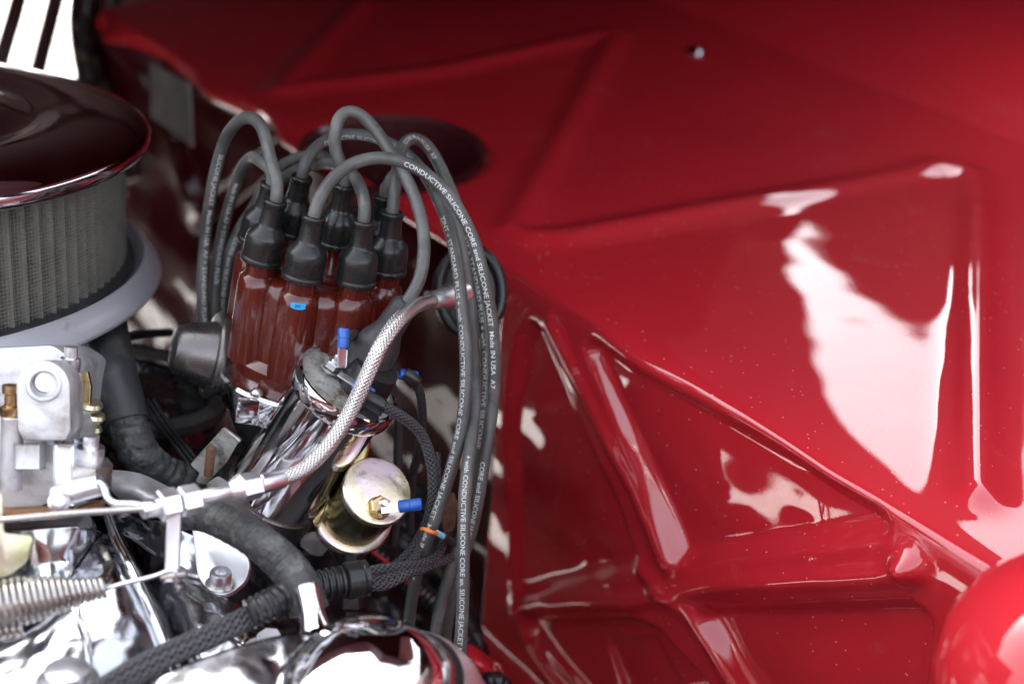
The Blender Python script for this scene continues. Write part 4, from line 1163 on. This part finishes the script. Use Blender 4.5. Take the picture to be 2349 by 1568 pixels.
# ------------------------------------------------------------------ wiring looms
lm = thing('wiring_loom', 'bundle of black braided sleeves inside corrugated black conduit crossing the engine', 'wiring loom', P(560, 1420, .67))
for off, rr in (((-9, -12), 12), ((2, 2), 13), ((12, 15), 12)):
    pts = [P(215 + off[0] * .4, 1590 + off[1], .63), P(320 + off[0], 1530 + off[1], .64), P(410 + off[0], 1487 + off[1], .65), P(500 + off[0], 1447 + off[1] * .95, .66), P(600 + off[0] * .6, 1398 + off[1] * .7, .672), P(650, 1375, .68)]
    tube('braided_sleeve', pts, px(rr + 1, .65), M['braid_black'], lm, segs=18, step=.0015)
def conduit(pts, r, par):
    p_ = Path(pts, .0004)
    def rf(s):
        f = (s / .0036) % 1
        return r * (1.0 if f < .55 else .84) if s > .004 else r * 1.02
    def rf2(s):
        f = (s / .0036) % 1
        k_ = .5 + .5 * math.cos(2 * math.pi * f)
        return r * (.84 + .16 * smooth01(k_ * 1.6 - .2))
    return tube('corrugated_conduit', p_, rf2, M['plastic'], par, segs=32)
conduit([P(572, 1408, .665), P(605, 1392, .668), P(640, 1374, .674), P(690, 1356, .69)], px(36, .67), lm)
conduit([P(690, 1350, .71), P(735, 1343, .715), P(790, 1333, .72)], px(38, .72), lm)
cl0 = P(790, 1332, .72); cl1 = P(845, 1324, .725)
lathe('conduit_collar', [(px(36, .72), 0), (px(43, .72), .0008), (px(43, .72), .0085), (px(40, .72), .0092), (px(42, .72), .0098), (px(42, .72), .0118), (px(34, .72), .0124), (px(30, .72), .0124)], cl0, (cl1 - cl0).normalized(), M['plastic'], lm, segs=40)
for pts in ([(835, 1312, .725), (870, 1305, .735), (920, 1300, .75), (975, 1290, .77), (1010, 1262, .79), (1018, 1225, .80)],
            [(835, 1328, .725), (875, 1328, .735), (920, 1308, .75), (960, 1265, .775), (985, 1190, .79), (1000, 1120, .80), (1000, 1040, .81)],
            [(835, 1342, .725), (880, 1342, .735), (930, 1318, .75), (985, 1298, .775), (1040, 1275, .80)]):
    tube('braided_sleeve', [P(*p) for p in pts], px(12, .74), M['braid_black'], lm, segs=18, step=.0015)
# orange and blue wrap on the wires
tie = thing('copper_tie', 'orange strand and pale blue crimp wrapped at the hanging plug wires', 'wire tie', P(990, 1218, .76))
tube('orange_strand', [P(968, 1212, .768), P(978, 1214, .762), P(990, 1220, .762), P(1003, 1222, .768)], px(5, .765), M['orange'], tie, segs=10)
tube('blue_crimp', [P(1002, 1221, .768), P(1016, 1229, .772)], px(7, .77), M['cyan'], tie, segs=12)
tube('dark_tail', [P(1016, 1229, .772), P(1026, 1236, .78), P(1045, 1244, .80)], px(9, .78), M['plastic'], tie, segs=12)
rb = thing('rusty_bracket', 'small rust brown bracket glimpsed behind the hanging plug wires', 'bracket', P(1030, 1170, .86))
plate('rusty_plate', [(1018, 1135), (1040, 1128), (1052, 1160), (1042, 1215), (1018, 1222), (1010, 1180)], .86, .004, M['rust'], rb, rnd=6)
rr_ = thing('red_lead', 'thin bright red lead below the gold canister', 'electrical lead', P(890, 1290, .84))
tube('lead', [P(850, 1262, .84), P(880, 1284, .84), P(920, 1318, .84), P(960, 1360, .86)], px(5, .84), mat('red_lead_jacket', (.55, .01, .02), .4), rr_, segs=10)
# brown black hoses low in the dark gap
lw = thing('lower_hose', 'dull black corrugated hose in the dark gap behind the hanging wires', 'hose', P(1000, 1420, .9))
pl = Path([P(860, 1270, .93), P(940, 1340, .92), P(1010, 1400, .91), P(1070, 1480, .90), P(1120, 1580, .88)], .001)
tube('hose_tube', pl, lambda s: px(26, .9) + .0006 * math.sin(s * 1500), M['plastic'], lw, segs=20)
rp = thing('suspension_bracket', 'lumpy red painted bracket with a silver nut low beside the frame', 'bracket', P(1085, 1510, .86))
surf('casting', [[(1035, 1470, .87), (1075, 1480, .85), (1110, 1500, .86), (1150, 1530, .88)], [(1040, 1500, .86), (1080, 1515, .84), (1115, 1535, .84), (1150, 1560, .87)], [(1050, 1540, .87), (1085, 1550, .86), (1110, 1562, .86), (1150, 1600, .88)]], 'paint_plain', rp, amp=.005)
hexnut_profile('nut', P(1078, 1553, .83), axis_at(1078, 1553, -.3, .8, 40), .004, .005, M['steel'], rp)
tube('bellows', Path([P(1090, 1590, .84), P(1130, 1562, .84), P(1170, 1600, .85)], .0005), lambda s: px(24, .84) * (1 + .1 * math.sin(s * 1800)), M['plastic'], rp, segs=24)
